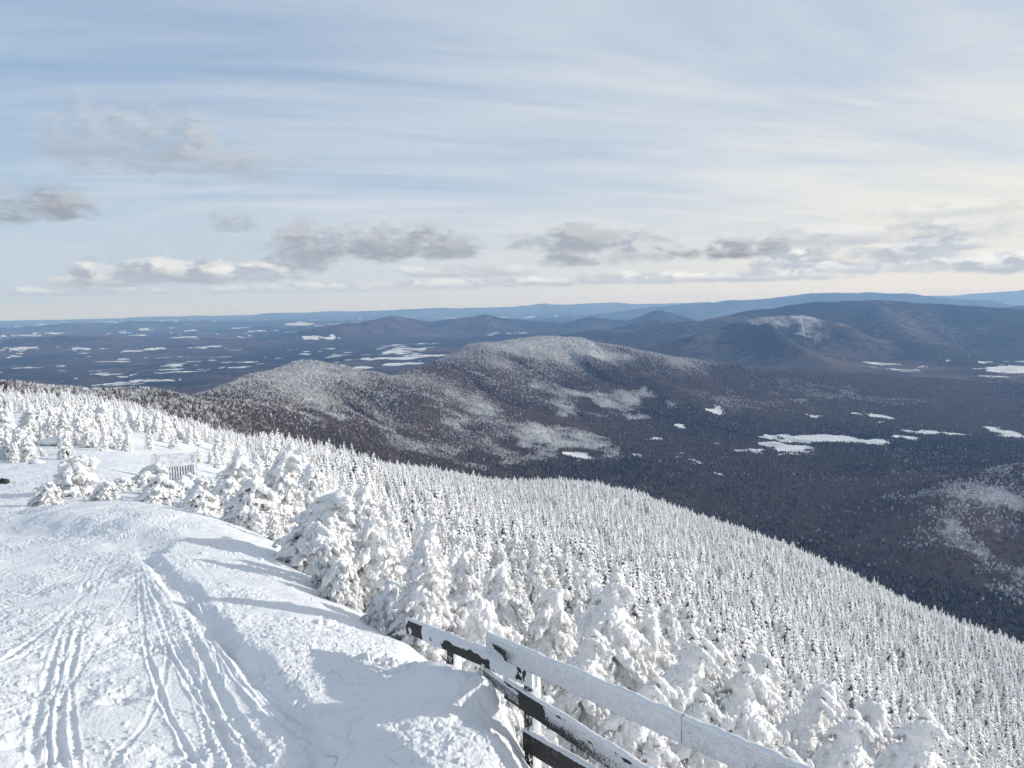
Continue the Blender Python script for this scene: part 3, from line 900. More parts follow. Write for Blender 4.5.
def dead_twigs(seed, h, r):
    """thin bare twigs poking out low on the crown"""
    rs = np.random.RandomState(seed); V = []; Fc = []
    for k in range(46):
        a = rs.uniform(0, 6.28); z0 = rs.uniform(.04, .55) * h; L = r * rs.uniform(.7, 1.1) * (1 - z0 / h * .6)
        p0 = np.array([0, 0, z0]); p1 = np.array([math.cos(a) * L, math.sin(a) * L, z0 - L * rs.uniform(.1, .5)])
        up = np.array([0, 0, 1.0]); sd_ = np.cross(p1 - p0, up); sd_ /= np.linalg.norm(sd_) + 1e-9
        b = len(V); w0 = .008; w1 = .003
        for P0, ww in ((p0, w0), (p1, w1)):
            V += [P0 + sd_ * ww, P0 - sd_ * ww, P0 + up * ww * 1.5]
        for i in range(3):
            Fc.append([b + i, b + (i + 1) % 3, b + 3 + (i + 1) % 3, b + 3 + i])
    return mesh_from('twigs', V, Fc, M_bark)


LT = []          # crown mesh, proto height, proto radius
for k, (h_, r_, ln, pt) in enumerate([(1.5, .50, .5, .38), (1.5, .62, .8, .34), (1.6, .44, .15, .60), (1.1, .60, .3, .30), (1.9, .52, .4, .66), (.8, .55, .2, .32), (1.7, .55, .9, .42), (1.4, .5, -.2, .45)]):
    LT.append((lump_tree(40 + k, h_, r_, ln, pt, 0.0165), h_, r_, trunk_mesh(h_ * .7, .05), dead_twigs(k, h_, r_)))
BIGS = len(LT)
for k, (h_, r_, ln, pt) in enumerate([(2.8, .90, .5, .34), (2.5, .98, .8, .28), (3.0, .82, .2, .46)]):
    LT.append((lump_tree(90 + k, h_, r_, ln, pt, 0.021), h_, r_, trunk_mesh(h_ * .7, .07), dead_twigs(k + 20, h_, r_)))
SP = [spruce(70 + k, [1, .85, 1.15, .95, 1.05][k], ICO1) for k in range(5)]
SP_trunk = trunk_mesh(1.0, .022)


def tree_thing(name, crown, trunk, loc, rz, scale, label, cat, group, twigs=None):
    r = empty(name, loc, rz); r.scale = scale
    tag(r, label, cat, group)
    link('crown', crown, r); link('trunk', trunk, r)
    if twigs:
        link('twigs', twigs, r)
    return r

# the rime-caked trees along the edge: px, top row, distance, width px, shape
G_EDGE = 'rime-caked trees along the edge of the piste'
HERO = [
    (118, 478, 24.5, 30, 5, 'little frosted bush between the pole bush and the shaggy bush'),
    (154, 476, 23.5, 40, 3, 'frosted bush directly below the narrow grey board'),
    (190, 474, 25, 42, 7, 'frosted bush hiding the foot of the slatted snow fence'),
    (222, 480, 20.5, 44, 5, 'low frosted bush at the start of the tall row beside the piste'),
    (150, 488, 20.5, 42, 5, 'low frosted bush on the near side, below the narrow grey board'),
    (190, 490, 19.2, 50, 3, 'spreading frosted bush nearest the piste, below the slatted snow fence'),
    (72, 456, 23, 56, 0, 'round frosted bush standing on the mound with a thin pole leaning across it'),
    (44, 483, 20, 26, 5, 'smallest frosted bush, low on the mound crest left of the pole'),
    (104, 482, 21, 26, 5, 'low ragged frosted bush just right of the leaning pole'),
    (133, 466, 26, 50, 1, 'shaggy frosted bush with dark gaps left of the slatted snow fence'),
    (172, 480, 24, 54, 3, 'wide frosted bush in front of the slatted snow fence'),
    (205, 478, 22, 50, 7, 'frosted bush with brown twigs at its foot, right of the slatted snow fence'),
    (244, 480, 17, 60, 3, 'rounded frosted tree at the upper end of the trough shadow on the piste'),
    (228, 458, 27, 44, 0, 'frosted tree behind and above the brown-twigged bush'),
    (268, 448, 21, 54, 6, 'tall hunched frosted tree rising above the row near the forest skyline'),
    (306, 492, 13.6, 92, 1, 'biggest bulky frosted tree overhanging the lit snow, leaning right'),
    (352, 490, 19, 56, 0, 'frosted tree with a domed top behind the bulkiest tree'),
    (336, 562, 10.6, 46, 5, 'low white hump of frosted branches below the bulkiest tree'),
    (372, 520, 12, 72, 7, 'frosted tree left of the white cone-shaped tree'),
    (418, 524, 8.9, 78, 4, 'white cone-shaped frosted tree directly behind the far end of the fence'),
    (388, 585, 9.6, 42, 5, 'small frosted clump with dark hollows at the foot of the cone-shaped tree'),
    (458, 556, 11.5, 60, 2, 'frosted tree just right of the cone-shaped tree, above the short rail'),
    (486, 572, 14, 50, 0, 'round-headed frosted tree above the left end of the top rail'),
    (474, 606, 9.2, 52, 3, 'white frosted mound pressed against the back of the short rail'),
    (536, 592, 14, 62, 6, 'frosted tree with a broad crown above the left half of the top rail'),
    (512, 630, 9.6, 56, 7, 'frosted tree right behind the fence post'),
    (586, 598, 15.5, 60, 1, 'frosted tree standing above the middle of the top rail'),
    (560, 650, 10.5, 56, 3, 'low frosted tree touching the top rail just right of the post'),
    (632, 622, 17, 56, 0, 'frosted tree at the upper edge of the row above the rail'),
    (655, 652, 14.5, 64, 1, 'broad frosted tree above the rail before the board joint'),
    (608, 690, 8.6, 62, 3, 'frosted clump framed between the top and middle rails'),
    (690, 648, 20, 52, 2, 'slim frosted tree behind the row, above the board joint'),
    (678, 722, 9.4, 70, 5, 'frosted clump under the board joint of the top rail'),
    (734, 664, 24, 48, 7, 'frosted tree half way between the board joint and the lower right forest'),
    (775, 702, 17.5, 64, 1, 'bulky frosted tree near the right end of the top rail'),
    (722, 692, 14, 56, 3, 'rounded frosted tree right above the rail, past the board joint'),
    (808, 690, 22, 50, 0, 'frosted tree with a rounded top, behind the bulky one above the rail end'),
    (852, 706, 21, 56, 6, 'frosted tree at the lower right, farthest down the slope, nearest the forest'),
    (826, 738, 16, 60, 7, 'frosted tree behind the right end of the top rail'),
    (892, 738, 19, 56, 1, 'frosted tree at the bottom edge, right of the rail end'),
    (736, 756, 9.5, 60, 3, 'frosted clump under the right part of the top rail'),
    (640, 764, 7.6, 60, 5, 'frosted clump at the bottom edge beneath the middle rail'),
]
occupied = []
for (qx, qy, dd, wpx, si, lab) in HERO:
    crown, h_, r_, tk, tw = LT[si]
    top = at_d(qx, qy, dd)
    zg = float(ground(top[0], top[1])[0])
    hh = max(top[2] - zg, 0.35)
    wid = wpx / F * dd * 1.06
    if hh / h_ > 1.25:
        crown, h_, r_, tk, tw = LT[BIGS + {4: 2, 2: 2, 6: 0, 0: 0, 1: 1, 3: 1, 7: 1, 5: 1}[si]]
    zb = zg - 0.05; hh = max(hh, .8 * wid / (2.15 * r_) * h_); zb = min(zb, top[2] - hh)
    lim = wid / (2 * r_) * h_ * 1.9
    zmx = float(np.percentile(np.array([v.co.z for v in crown.vertices][::7]), 99.7))
    sxy = max(wid * 1.05 / (2.3 * r_), hh / h_ * 0.78)
    tree_thing('rime_spruce', crown, tk, (top[0], top[1], zb), RS.uniform(-.6, .6) + (0 if qx < 350 else .5), (sxy, sxy, (top[2] - zb) / zmx), lab, 'tree', G_EDGE, tw)
    occupied.append((top[0], top[1], wid * .42))

# ------------------------------------------------------------------ the forest on the slope
PISTE = [(-900, 3000), (-900, 463), (28, 462), (95, 467), (140, 452), (190, 446), (226, 447), (200, 462), (150, 470), (158, 498), (225, 526), (285, 556), (330, 606), (372, 632), (420, 655), (520, 700), (530, 3000)]


def inside(px, py, poly):
    r = np.zeros(px.shape, bool); j = len(poly) - 1
    for i in range(len(poly)):
        xi, yi = poly[i]; xj, yj = poly[j]
        c = ((yi > py) != (yj > py)) & (px < (xj - xi) * (py - yi) / (yj - yi + 1e-9) + xi)
        r ^= c; j = i
    return r


def forest_points():
    out = []
    for (d0, d1, sp) in [(8, 30, 0.95), (30, 70, 1.5), (70, 130, 1.65), (130, 620, 1.8)]:
        ys = np.arange(-20, d1 + 5, sp); xs = np.arange(-d1, d1, sp)
        X, Y = np.meshgrid(xs, ys); X = X + RS.uniform(-.45, .45, X.shape) * sp; Y = Y + RS.uniform(-.45, .45, Y.shape) * sp
        X = X.ravel(); Y = Y.ravel(); D = np.hypot(X, Y); A_ = np.arctan2(X, Y)
        m = (D >= d0) & (D < d1) & (np.abs(A_) < math.radians(43)); X, Y, D, A_ = X[m], Y[m], D[m], A_[m]
        out.append(np.stack([X, Y, D, A_], -1))
    Q = np.concatenate(out)
    zz = z_smooth(Q[:, 0], Q[:, 1])
    px, py, _ = world_px(Q[:, 0], Q[:, 1], zz)
    ok = ~inside(px, py, PISTE)
    # crest: past the skyline only a little
    best = np.full(len(Q), 1e9)
    for f in (0.55, 0.65, 0.75, 0.85, 0.93):
        best = np.minimum(best, s_near(Q[:, 3], np.log(Q[:, 2] * f)))
    sl = -zz / Q[:, 2]
    vis = sl < best + 5.0 / Q[:, 2] + 0.004
    ok &= vis
    hgt = 1.9 + 2.1 * sstep(zz, -14, -42) + 1.1 * sstep(zz, -50, -110)
    hgt *= np.where((Q[:, 2] < 30), 0.42, np.where(Q[:, 2] < 55, .75, 1.0)) * np.where((Q[:, 2] > 30) & (Q[:, 2] < 130), 1.15, 1)
    hgt *= np.clip(RS.normal(1, .22, len(Q)), .5, 1.6) * (1 + .30 * fbm(Q[:, 0] / 14, Q[:, 1] / 14, 3, 201))
    # thin where trees are taller
    keep = RS.rand(len(Q)) < np.clip((1.9 / hgt) ** 0.9 * 1.25, 0.45, 1)
    ok &= keep & ~((fbm(Q[:, 0] / 11, Q[:, 1] / 11, 3, 207) > .40) & (RS.rand(len(Q)) < .45))
    # the left summit: open snow between low bushes
    left = (px < 230) & (Q[:, 2] < 90)
    ok &= ~(left & (fbm(Q[:, 0] / 6, Q[:, 1] / 6, 2, 205) < 0.02))
    hgt = np.where(px < 260, hgt * .64, hgt)
    for ox, oy, orr in occupied:
        ok &= ~(np.hypot(Q[:, 0] - ox, Q[:, 1] - oy) < orr + .28)
    return Q[ok], zz[ok], hgt[ok], px[ok], py[ok]
Q, zz, hgt, ppx, ppy = forest_points()
zz = ground(Q[:, 0], Q[:, 1])
inview = (ppx > -15) & (ppx < 1040) & (ppy - hgt * F / Q[:, 2] < 766)
big = np.where(inview, hgt / Q[:, 2], 0)
order = np.argsort(-big)
NIND = 262
ind = order[:NIND]; rest = order[NIND:]
print('forest trees', len(Q), 'in view', inview.sum(), 'farthest single', Q[ind, 2].max())
for k in ind:
    d_ = Q[k, 2]; h1 = hgt[k]; qx = ppx[k]
    if d_ < 32:
        crown, h_, r_, tk, tw = LT[RS.randint(8)]
        sc_ = h1 / h_; sxy = sc_ * RS.uniform(.75, 1.0)
        if qx < 230: lab, grp = 'small frosted bush among others on the white rise at the far left', 'frosted bushes on the left rise'
        else: lab, grp = 'frosted tree filling in between the bigger rime-caked trees beyond the piste edge', 'frosted trees filling the row'
        tree_thing('rime_spruce', crown, tk, (Q[k, 0], Q[k, 1], zz[k] - .1), RS.uniform(-3, 3), (sxy, sxy, sc_), lab, 'tree', grp, tw if d_ < 20 else None)
    else:
        if qx < 260: lab, grp, nm = 'low white frosted spruce in the stunted stand on the left rise', 'stunted spruces on the left rise', 'frosted_spruce'
        else: lab, grp, nm = 'slim frosted spruce in the nearest ranks of the forest below the fence', 'nearest ranks of the slope forest', 'frosted_spruce'
        lumpy = RS.rand() < sstep(d_, 75, 30) * .8
        if lumpy:
            crown, h_, r_, tk, tw = LT[RS.choice([2, 4, 6, 7, 0])]; tree_thing(nm, crown, tk, (Q[k, 0], Q[k, 1], zz[k] - .1), RS.uniform(-3, 3), (h1 / h_ * .8, h1 / h_ * .8, h1 / h_), lab, 'tree', grp)
        else:
            tree_thing(nm, SP[RS.randint(5)], SP_trunk, (Q[k, 0], Q[k, 1], zz[k] - .1), RS.uniform(-3, 3), (h1 * 1.15, h1 * 1.15, h1), lab, 'tree', grp)


def instancer(name, pts, rot, scl, idx, protos, label, cat):
    """one object: a point for every tree, grown into trees by geometry nodes"""
    me = bpy.data.meshes.new(name); me.vertices.add(len(pts)); me.vertices.foreach_set('co', np.asarray(pts, np.float32).ravel())
    for an, av in (('rot', rot), ('scl', scl)):
        a = me.attributes.new(an, 'FLOAT_VECTOR', 'POINT'); a.data.foreach_set('vector', np.asarray(av, np.float32).ravel())
    a = me.attributes.new('idx', 'INT', 'POINT'); a.data.foreach_set('value', np.asarray(idx, np.int32))
    o = link(name, me)
    col = bpy.data.collections.new(name + '_shapes')
    for k, pm in enumerate(protos):
        po = bpy.data.objects.new('%s_shape_%02d' % (name, k), pm); col.objects.link(po)
    gt = bpy.data.node_groups.new(name, 'GeometryNodeTree')
    gt.interface.new_socket('Geometry', in_out='INPUT', socket_type='NodeSocketGeometry')
    gt.interface.new_socket('Geometry', in_out='OUTPUT', socket_type='NodeSocketGeometry')
    N = gt.nodes; L = gt.links
    gi = N.new('NodeGroupInput'); go = N.new('NodeGroupOutput')
    ci = N.new('GeometryNodeCollectionInfo'); ci.inputs[0].default_value = col; ci.inputs[1].default_value = True; ci.inputs[2].default_value = True
    ip = N.new('GeometryNodeInstanceOnPoints'); ip.inputs['Pick Instance'].default_value = True
    def na(nm, ty):
        q = N.new('GeometryNodeInputNamedAttribute'); q.data_type = ty; q.inputs[0].default_value = nm; return q.outputs[0]
    L.new(gi.outputs[0], ip.inputs['Points']); L.new(ci.outputs[0], ip.inputs['Instance'])
    L.new(na('idx', 'INT'), ip.inputs['Instance Index']); L.new(na('scl', 'FLOAT_VECTOR'), ip.inputs['Scale'])
    er = N.new('FunctionNodeEulerToRotation'); L.new(na('rot', 'FLOAT_VECTOR'), er.inputs[0]); L.new(er.outputs[0], ip.inputs['Rotation'])
    L.new(ip.outputs[0], go.inputs[0])
    m = o.modifiers.new('grow', 'NODES'); m.node_group = gt
    return tag(o, label, cat, kind='stuff')

rot = np.zeros((len(rest), 3)); rot[:, 2] = RS.uniform(-3, 3, len(rest)); rot[:, 0] = RS.normal(0, .05, len(rest)); rot[:, 1] = RS.normal(0.03, .05, len(rest))
h1 = hgt[rest]; scl = np.stack([h1 * 1.15 * RS.uniform(.8, 1.15, len(rest))] * 2 + [h1], -1)
idx = RS.randint(0, 5, len(rest))
lum = (RS.rand(len(rest)) < sstep(Q[rest, 2], 110, 40) * .6) | ((ppx[rest] < 230) & (Q[rest, 2] < 90))
LTS = [0, 2, 4, 6, 7]
for j, li in enumerate(LTS):
    m_ = lum & (idx == j)
    f = h1[m_] / LT[li][1]
    scl[m_] = np.stack([f * .85, f * .85, f], -1)
idx = np.where(lum, idx + 5, idx)
instancer('forest', np.stack([Q[rest, 0], Q[rest, 1], zz[rest] - .1], -1), rot, scl, idx, SP + [LT[li][0] for li in LTS],
          'white frosted spruce forest covering the mountainside below the piste', 'forest')

# ------------------------------------------------------------------ woods on the hills across the valley
M_twig, t, p = new_mat('bare_winter_woods')
tcn = t.new('ShaderNodeTexCoord').outputs['Object']
oi = t.new('ShaderNodeObjectInfo').outputs['Random']
t.put(p.inputs['Base Color'], t.mix(oi, (0.115, 0.084, 0.074), (0.20, 0.155, 0.14))); p.inputs['Roughness'].default_value = .9
M_twigf, t, p = new_mat('frosted_winter_woods')
oi = t.new('ShaderNodeObjectInfo').outputs['Random']
t.put(p.inputs['Base Color'], t.mix(oi, (0.30, 0.30, 0.305), (0.70, 0.71, 0.73))); p.inputs['Roughness'].default_value = .9
M_con, t, p = new_mat('far_conifers'); p.inputs['Base Color'].default_value = (0.02, 0.028, 0.028, 1); p.inputs['Roughness'].default_value = .9


def far_tree(seed, mat, conifer):
    rs = np.random.RandomState(seed); V = []; Fc = []
    if conifer:
        m = 6
        for z0, z1, r in ((.05, .6, .26), (.35, 1.0, .18)):
            b = len(V); V += [[math.cos(2 * math.pi * j / m) * r * rs.uniform(.8, 1.2), math.sin(2 * math.pi * j / m) * r * rs.uniform(.8, 1.2), z0] for j in range(m)] + [[0, 0, z1]]
            Fc += [[b + j, b + (j + 1) % m, b + m] for j in range(m)]
    else:
        # a fan of upright twig clusters with gaps
        for k in range(9):
            a_ = rs.uniform(0, 6.28); q = rs.uniform(0, .26); c = np.array([math.cos(a_) * q, math.sin(a_) * q]); b = len(V)
            z0 = rs.uniform(.1, .45); z1 = z0 + rs.uniform(.3, .5); w_ = rs.uniform(.05, .11)
            V += [[c[0] * .5, c[1] * .5, z0], [c[0] + w_, c[1], (z0 + z1) / 2], [c[0] - w_ * .5, c[1] + w_ * .8, (z0 + z1) / 2], [c[0] - w_ * .5, c[1] - w_ * .8, (z0 + z1) / 2], [c[0] * 1.2, c[1] * 1.2, z1]]
            Fc += [[b, b + 2, b + 1], [b, b + 3, b + 2], [b, b + 1, b + 3], [b + 4, b + 1, b + 2], [b + 4, b + 2, b + 3], [b + 4, b + 3, b + 1]]
        b = len(V); V += [[.02, 0, 0], [-.01, .02, 0], [-.01, -.02, 0], [0, 0, .6]]; Fc += [[b, b + 1, b + 3], [b + 1, b + 2, b + 3], [b + 2, b, b + 3]]
    return mesh_from('far_tree', V, Fc, mat, False)

FT = [far_tree(1, M_twig, False), far_tree(2, M_twig, False), far_tree(3, M_twigf, False), far_tree(4, M_twigf, False), far_tree(5, M_con, True)]
rmin = np.minimum.accumulate(s_tab, axis=0)
pts_ = []
NT_ = 560000
Rr = np.sqrt(RS.uniform(1250.0 ** 2, 7200.0 ** 2, NT_)); Aq = RS.uniform(math.radians(-37), math.radians(37), NT_)
ii = np.clip(np.searchsorted(lr, np.log(Rr)), 1, len(lr) - 1); jj = np.clip(np.searchsorted(aa, Aq), 1, len(aa) - 1)
vis = s_tab[ii, jj] < rmin[ii, jj] + 16.0 / Rr
near_s = np.full(NT_, 9.0)
for dq in (60, 100, 140, 200, 300, 400, 450, 520):
    near_s = np.minimum(near_s, s_near(Aq, np.full(NT_, math.log(dq))) )
vis &= s_tab[ii, jj] < near_s + .004
vis &= snow[ii, jj] < 0.45
fr = frost[ii, jj]; cn = con_[ii, jj]
keep = RS.rand(NT_) < np.clip(1.1 - fr * .45, .5, 1)
m_ = vis & keep
Rr, Aq, ii, jj, fr, cn = Rr[m_], Aq[m_], ii[m_], jj[m_], fr[m_], cn[m_]
# bilinear height on the polar grid
fu = (np.log(Rr) - lr[ii - 1]) / (lr[ii] - lr[ii - 1]); fv = (Aq - aa[jj - 1]) / (aa[jj] - aa[jj - 1])
zq = (zc[ii - 1, jj - 1] * (1 - fu) + zc[ii, jj - 1] * fu) * (1 - fv) + (zc[ii - 1, jj] * (1 - fu) + zc[ii, jj] * fu) * fv
n_ = len(Rr)
print('hill trees', n_)
isf = RS.rand(n_) < sstep(fr + .12 * RS.randn(n_), .14, .60)
isc = RS.rand(n_) < sstep(cn + .16 * RS.randn(n_), .48, .72) * .8
idf = np.where(isc & ~isf, 4, np.where(isf, RS.randint(2, 4, n_), RS.randint(0, 2, n_)))
hh_ = RS.uniform(8, 13, n_)
sq = np.stack([hh_ * RS.uniform(.8, 1.15, n_)] * 2 + [hh_], -1)
rt = np.zeros((n_, 3)); rt[:, 2] = RS.uniform(-3, 3, n_)
instancer('hill_forest', np.stack([Rr * np.sin(Aq), Rr * np.cos(Aq), zq - .5], -1), rt, sq, idf, FT, 'dark leafless and part frosted woods covering the hills across the valley', 'forest')

# ------------------------------------------------------------------ fence
M_rail, t, p = new_mat('rime_speckled_board')
tcn = t.new('ShaderNodeTexCoord').outputs['Object']
b_ = attr(t, 'bare')
sp1 = t.noise(tcn, 130, 3, 0.6); sp2 = t.noise(tcn, 22, 4, 0.6)
f = t.m('ADD', b_, t.m('ADD', t.m('MULTIPLY', t.m('SUBTRACT', sp1, 0.5), 1.1), t.m('MULTIPLY', t.m('SUBTRACT', sp2, 0.5), 0.35)))
woodc = t.mix(t.noise(tcn, 40, 3, 0.6), (0.018, 0.019, 0.020), (0.05, 0.05, 0.052))
grey = t.mix(t.ss(f, 0.15, 0.62), (0.76, 0.78, 0.80), (0.50, 0.51, 0.53))
t.put(p.inputs['Base Color'], t.mix(t.ss(f, 0.56, 0.66), grey, woodc))
p.inputs['Roughness'].default_value = 0.7
bump(t, p, t.m('ADD', sp1, t.noise(tcn, 160, 2, 0.6)), 0.7, 0.006)
M_wood, t, p = new_mat('dark_wood'); tcn = t.new('ShaderNodeTexCoord').outputs['Object']
t.put(p.inputs['Base Color'], t.mix(t.ss(t.noise(tcn, 30, 4, .65), .5, .62), (0.03, 0.03, 0.032), (0.7, 0.72, 0.75)))
p.inputs['Roughness'].default_value = 0.8

FZ = -0.0
def on_fence(px, py):
    """where a pixel's ray meets the vertical plane of the fence"""
    v = Rn @ np.array([(px - 512) / F, (384 - py) / F, -1.0])
    k = np.dot(FA[:2], fnor) / np.dot(v[:2], fnor)
    return v * k


fence = empty('wooden_fence', (FA[0], FA[1], float(FA[2]) - 1.0))
fl_ = Vector(fence.location)
tag(fence, 'dark board fence half buried in the drift, its rails crusted with rime', 'fence')


def board(p0, p1, hgt_, off, thick, barefn, name='rail', seed=0):
    """a board from p0 to p1 (top edge), its face towards the camera, with a skin of rime"""
    p0 = np.array(p0) ; p1 = np.array(p1)
    L = np.linalg.norm(p1 - p0); nu = int(L / 0.008); nv = int(hgt_ / 0.008)
    u = np.linspace(0, 1, nu)[:, None]; v = np.linspace(0, 1, nv)[None, :]
    nrm = -fnor
    S = np.stack([(p0[k] + (p1[k] - p0[k]) * u + 0 * v) for k in range(3)], -1)
    S[..., 2] -= v * hgt_
    nz_ = fbm(u * L * 14 + seed, v * hgt_ * 30 + 0 * u, 3, 301 + seed)
    bare = barefn(u * np.ones_like(v), v * np.ones_like(u), u * L + 0 * v, v * hgt_ + 0 * u)
    puff = 0.006 * (1 - np.clip(bare, 0, 1)) + 0.003 * nz_
    front = S.copy(); back = S.copy()
    for k in range(2):
        front[..., k] += nrm[k] * (off + puff); back[..., k] += nrm[k] * (off - thick)
    n0 = nu * nv
    Fc = [grid_faces(nu, nv), grid_faces(nu, nv)[:, ::-1] + n0]
    i = np.arange(nu - 1)
    Fc.append(np.stack([i * nv, (i + 1) * nv, (i + 1) * nv + n0, i * nv + n0], -1)[:, ::-1])
    Fc.append(np.stack([i * nv + nv - 1, (i + 1) * nv + nv - 1, (i + 1) * nv + nv - 1 + n0, i * nv + nv - 1 + n0], -1))
    j = np.arange(nv - 1)
    Fc.append(np.stack([j, j + 1, j + 1 + n0, j + n0], -1)); q = (nu - 1) * nv
    Fc.append(np.stack([q + j, q + j + 1, q + j + 1 + n0, q + j + n0], -1)[:, ::-1])
    V = np.concatenate([front.reshape(-1, 3), back.reshape(-1, 3)]) - np.array(fl_)
    r = link(name, mesh_from(name, V, np.concatenate(Fc), M_rail, True, {'bare': np.concatenate([bare.ravel(), bare.ravel()])}), fence)
    # the snow on the upper edge
    nc = 7; th = np.linspace(0, math.pi, nc)[None, :]
    cen = np.stack([(p0[k] + (p1[k] - p0[k]) * u) for k in range(3)], -1)[:, 0]
    hh = (0.012 + 0.010 * np.clip(fbm(u * L * 9 + seed, u * 0 + 3, 3, 311), -1, 1))
    wv2 = (thick * .62) * (1 + .15 * fbm(u * L * 15, u * 0 + 9, 2, 313))
    cap = np.zeros((nu, nc, 3))
    mid = off - thick / 2 + .003
    for k in range(2):
        cap[..., k] = cen[:, None, k] + nrm[k] * (mid + np.cos(th) * wv2)
    cap[..., 2] = cen[:, None, 2] - 0.006 + np.sin(th) * (hh + .008) + .003 * fbm(u * L * 40, th * 3 + 0 * u, 2, 317)
    link('snow_cap', mesh_from('snow_cap', cap.reshape(-1, 3) - np.array(fl_), grid_faces(nu, nc), M_snow), r)
    return r


def nzf(U, V_, s, sx=6, sy=14):
    return fbm(U * sx + s, V_ * sy + s, 4, 330 + s)
TR0 = on_fence(492, 632); TRJ = on_fence(689, 714.5); TR1 = on_fence(822, 769.5); 
ext = (TR1 - TRJ); TR2 = TR1 + ext * 1.2
HB = 0.142
board(TR0, TRJ, HB, 0.05, 0.035, lambda u, v, U, V_: 0.30 + 0.10 * v + 0.65 * sstep(nzf(U, V_, 3), .12, .35) * sstep(u, .25, .03) * sstep(v, .25, .5), seed=1)
board(TRJ + ext / np.linalg.norm(ext) * .003, TR2, HB, 0.05, 0.035, lambda u, v, U, V_: 0.33 + 0.10 * v + 0.10 * nzf(U, V_, 5), seed=2)
# the far rail and the rails below
A0 = on_fence(407, 618); A1 = on_fence(534, 668.5)
board(A0, A1, HB * .98, 0.012, 0.035, lambda u, v, U, V_: 0.16 + 0.9 * sstep(nzf(U, V_, 7, 7, 10) + 1.3 * (np.exp(-((u - .08) / .09) ** 2) * .75 + np.exp(-((u - .50) / .17) ** 2) * sstep(v, .15, .6) * 1.0 - .36), .0, .08), seed=3)
B0 = on_fence(505, 679); B1 = on_fence(619, 751); B2 = B0 + (B1 - B0) * 2.6
board(B0, B2, HB, 0.010, 0.035, lambda u, v, U, V_: 0.40 + 0.16 * v + 0.75 * sstep(nzf(U, V_, 9) + 1.2 * (sstep(u, .18, .10) - .25), 0, .12) + .25 * sstep(u, .45, .2) * sstep(v, .3, .8), seed=4)
C0 = on_fence(524, 729); C1 = on_fence(592, 768); C2 = C0 + (C1 - C0) * 2.6
board(C0, C2, HB * 1.05, 0.010, 0.035, lambda u, v, U, V_: 0.78 + 0.25 * nzf(U, V_, 11) + .12 * v, seed=5)
# a buried stretch of the middle rail on the far side of the post
D0 = on_fence(484, 668); D1 = on_fence(520, 694)
board(D0, D1, .08, 0.010, 0.03, lambda u, v, U, V_: .6 + .1 * nzf(U, V_, 13), seed=6)


def post(px, py_top, low, wv_=0.075):
    tp = on_fence(px, py_top)
    V = []; n = 14
    rs = np.random.RandomState(int(px))
    ax_u = np.array([fdir[0], fdir[1]]); ax_n = -fnor
    for k in range(n):
        z_ = tp[2] - (tp[2] - low) * k / (n - 1)
        for (a, b) in ((-.5, -1.5), (.5, -1.5), (.5, -.1), (-.5, -.1)):
            q = tp[:2] + ax_u * a * wv_ + ax_n * (b * wv_ * .9 + 0.0)
            V.append([q[0], q[1], z_])
    Fc = [[k * 4 + j, k * 4 + (j + 1) % 4, (k + 1) * 4 + (j + 1) % 4, (k + 1) * 4 + j] for k in range(n - 1) for j in range(4)]
    Fc += [[0, 3, 2, 1]]
    o = link('post', mesh_from('post', np.array(V) - np.array(fl_), Fc, M_wood, False), fence)
    # rime plastered on the windward side
    W2 = []; m = 6
    for k in range(40):
        z_ = tp[2] - (tp[2] - low) * k / 39
        for j in range(m):
            th = math.pi * (j / (m - 1)) - math.pi / 2
            q = tp[:2] + ax_u * (.5 * wv_ + 0.004 + math.cos(th) * .008 * (1 + .4 * rs.uniform(-1, 1))) + ax_n * (-.8 * wv_ + math.sin(th) * wv_ * .48)
            W2.append([q[0], q[1], z_ + rs.uniform(-.004, .004)])
    link('rime_crust', mesh_from('rime_crust', np.array(W2) - np.array(fl_), grid_faces(40, m), M_snow), o)
    return o
post(525.5, 660, -4.3); post(448, 643, -4.0, .08); post(790, 778, -4.6, .08)

# ------------------------------------------------------------------ slatted snow fence by the bushes
M_white, t, p = new_mat('frosted_grey_timber'); tcn = t.new('ShaderNodeTexCoord').outputs['Object']
t.put(p.inputs['Base Color'], t.mix(t.ss(t.noise(tcn, 7, 4, .65), .4, .6), (0.50, 0.53, 0.57), (0.84, 0.85, 0.87)))
p.inputs['Roughness'].default_value = 0.8

M_gap, t, p = new_mat('slat_gap_grey'); p.inputs['Base Color'].default_value = (0.36, 0.38, 0.41, 1)  # flat grey for the darker gaps between the slats


def box(V, Fc, c, u, n_, w_, d_, h_):
    """an upright box: centre of base c, along u by w_, along n_ by d_, up by h_"""
    b = len(V)
    for z_ in (0, h_):
        for (a, e) in ((-.5, -.5), (.5, -.5), (.5, .5), (-.5, .5)):
            V.append([c[0] + u[0] * a * w_ + n_[0] * e * d_, c[1] + u[1] * a * w_ + n_[1] * e * d_, c[2] + z_])
    Fc += [[b, b + 3, b + 2, b + 1], [b + 4, b + 5, b + 6, b + 7]] + [[b + j, b + (j + 1) % 4, b + 4 + (j + 1) % 4, b + 4 + j] for j in range(4)]


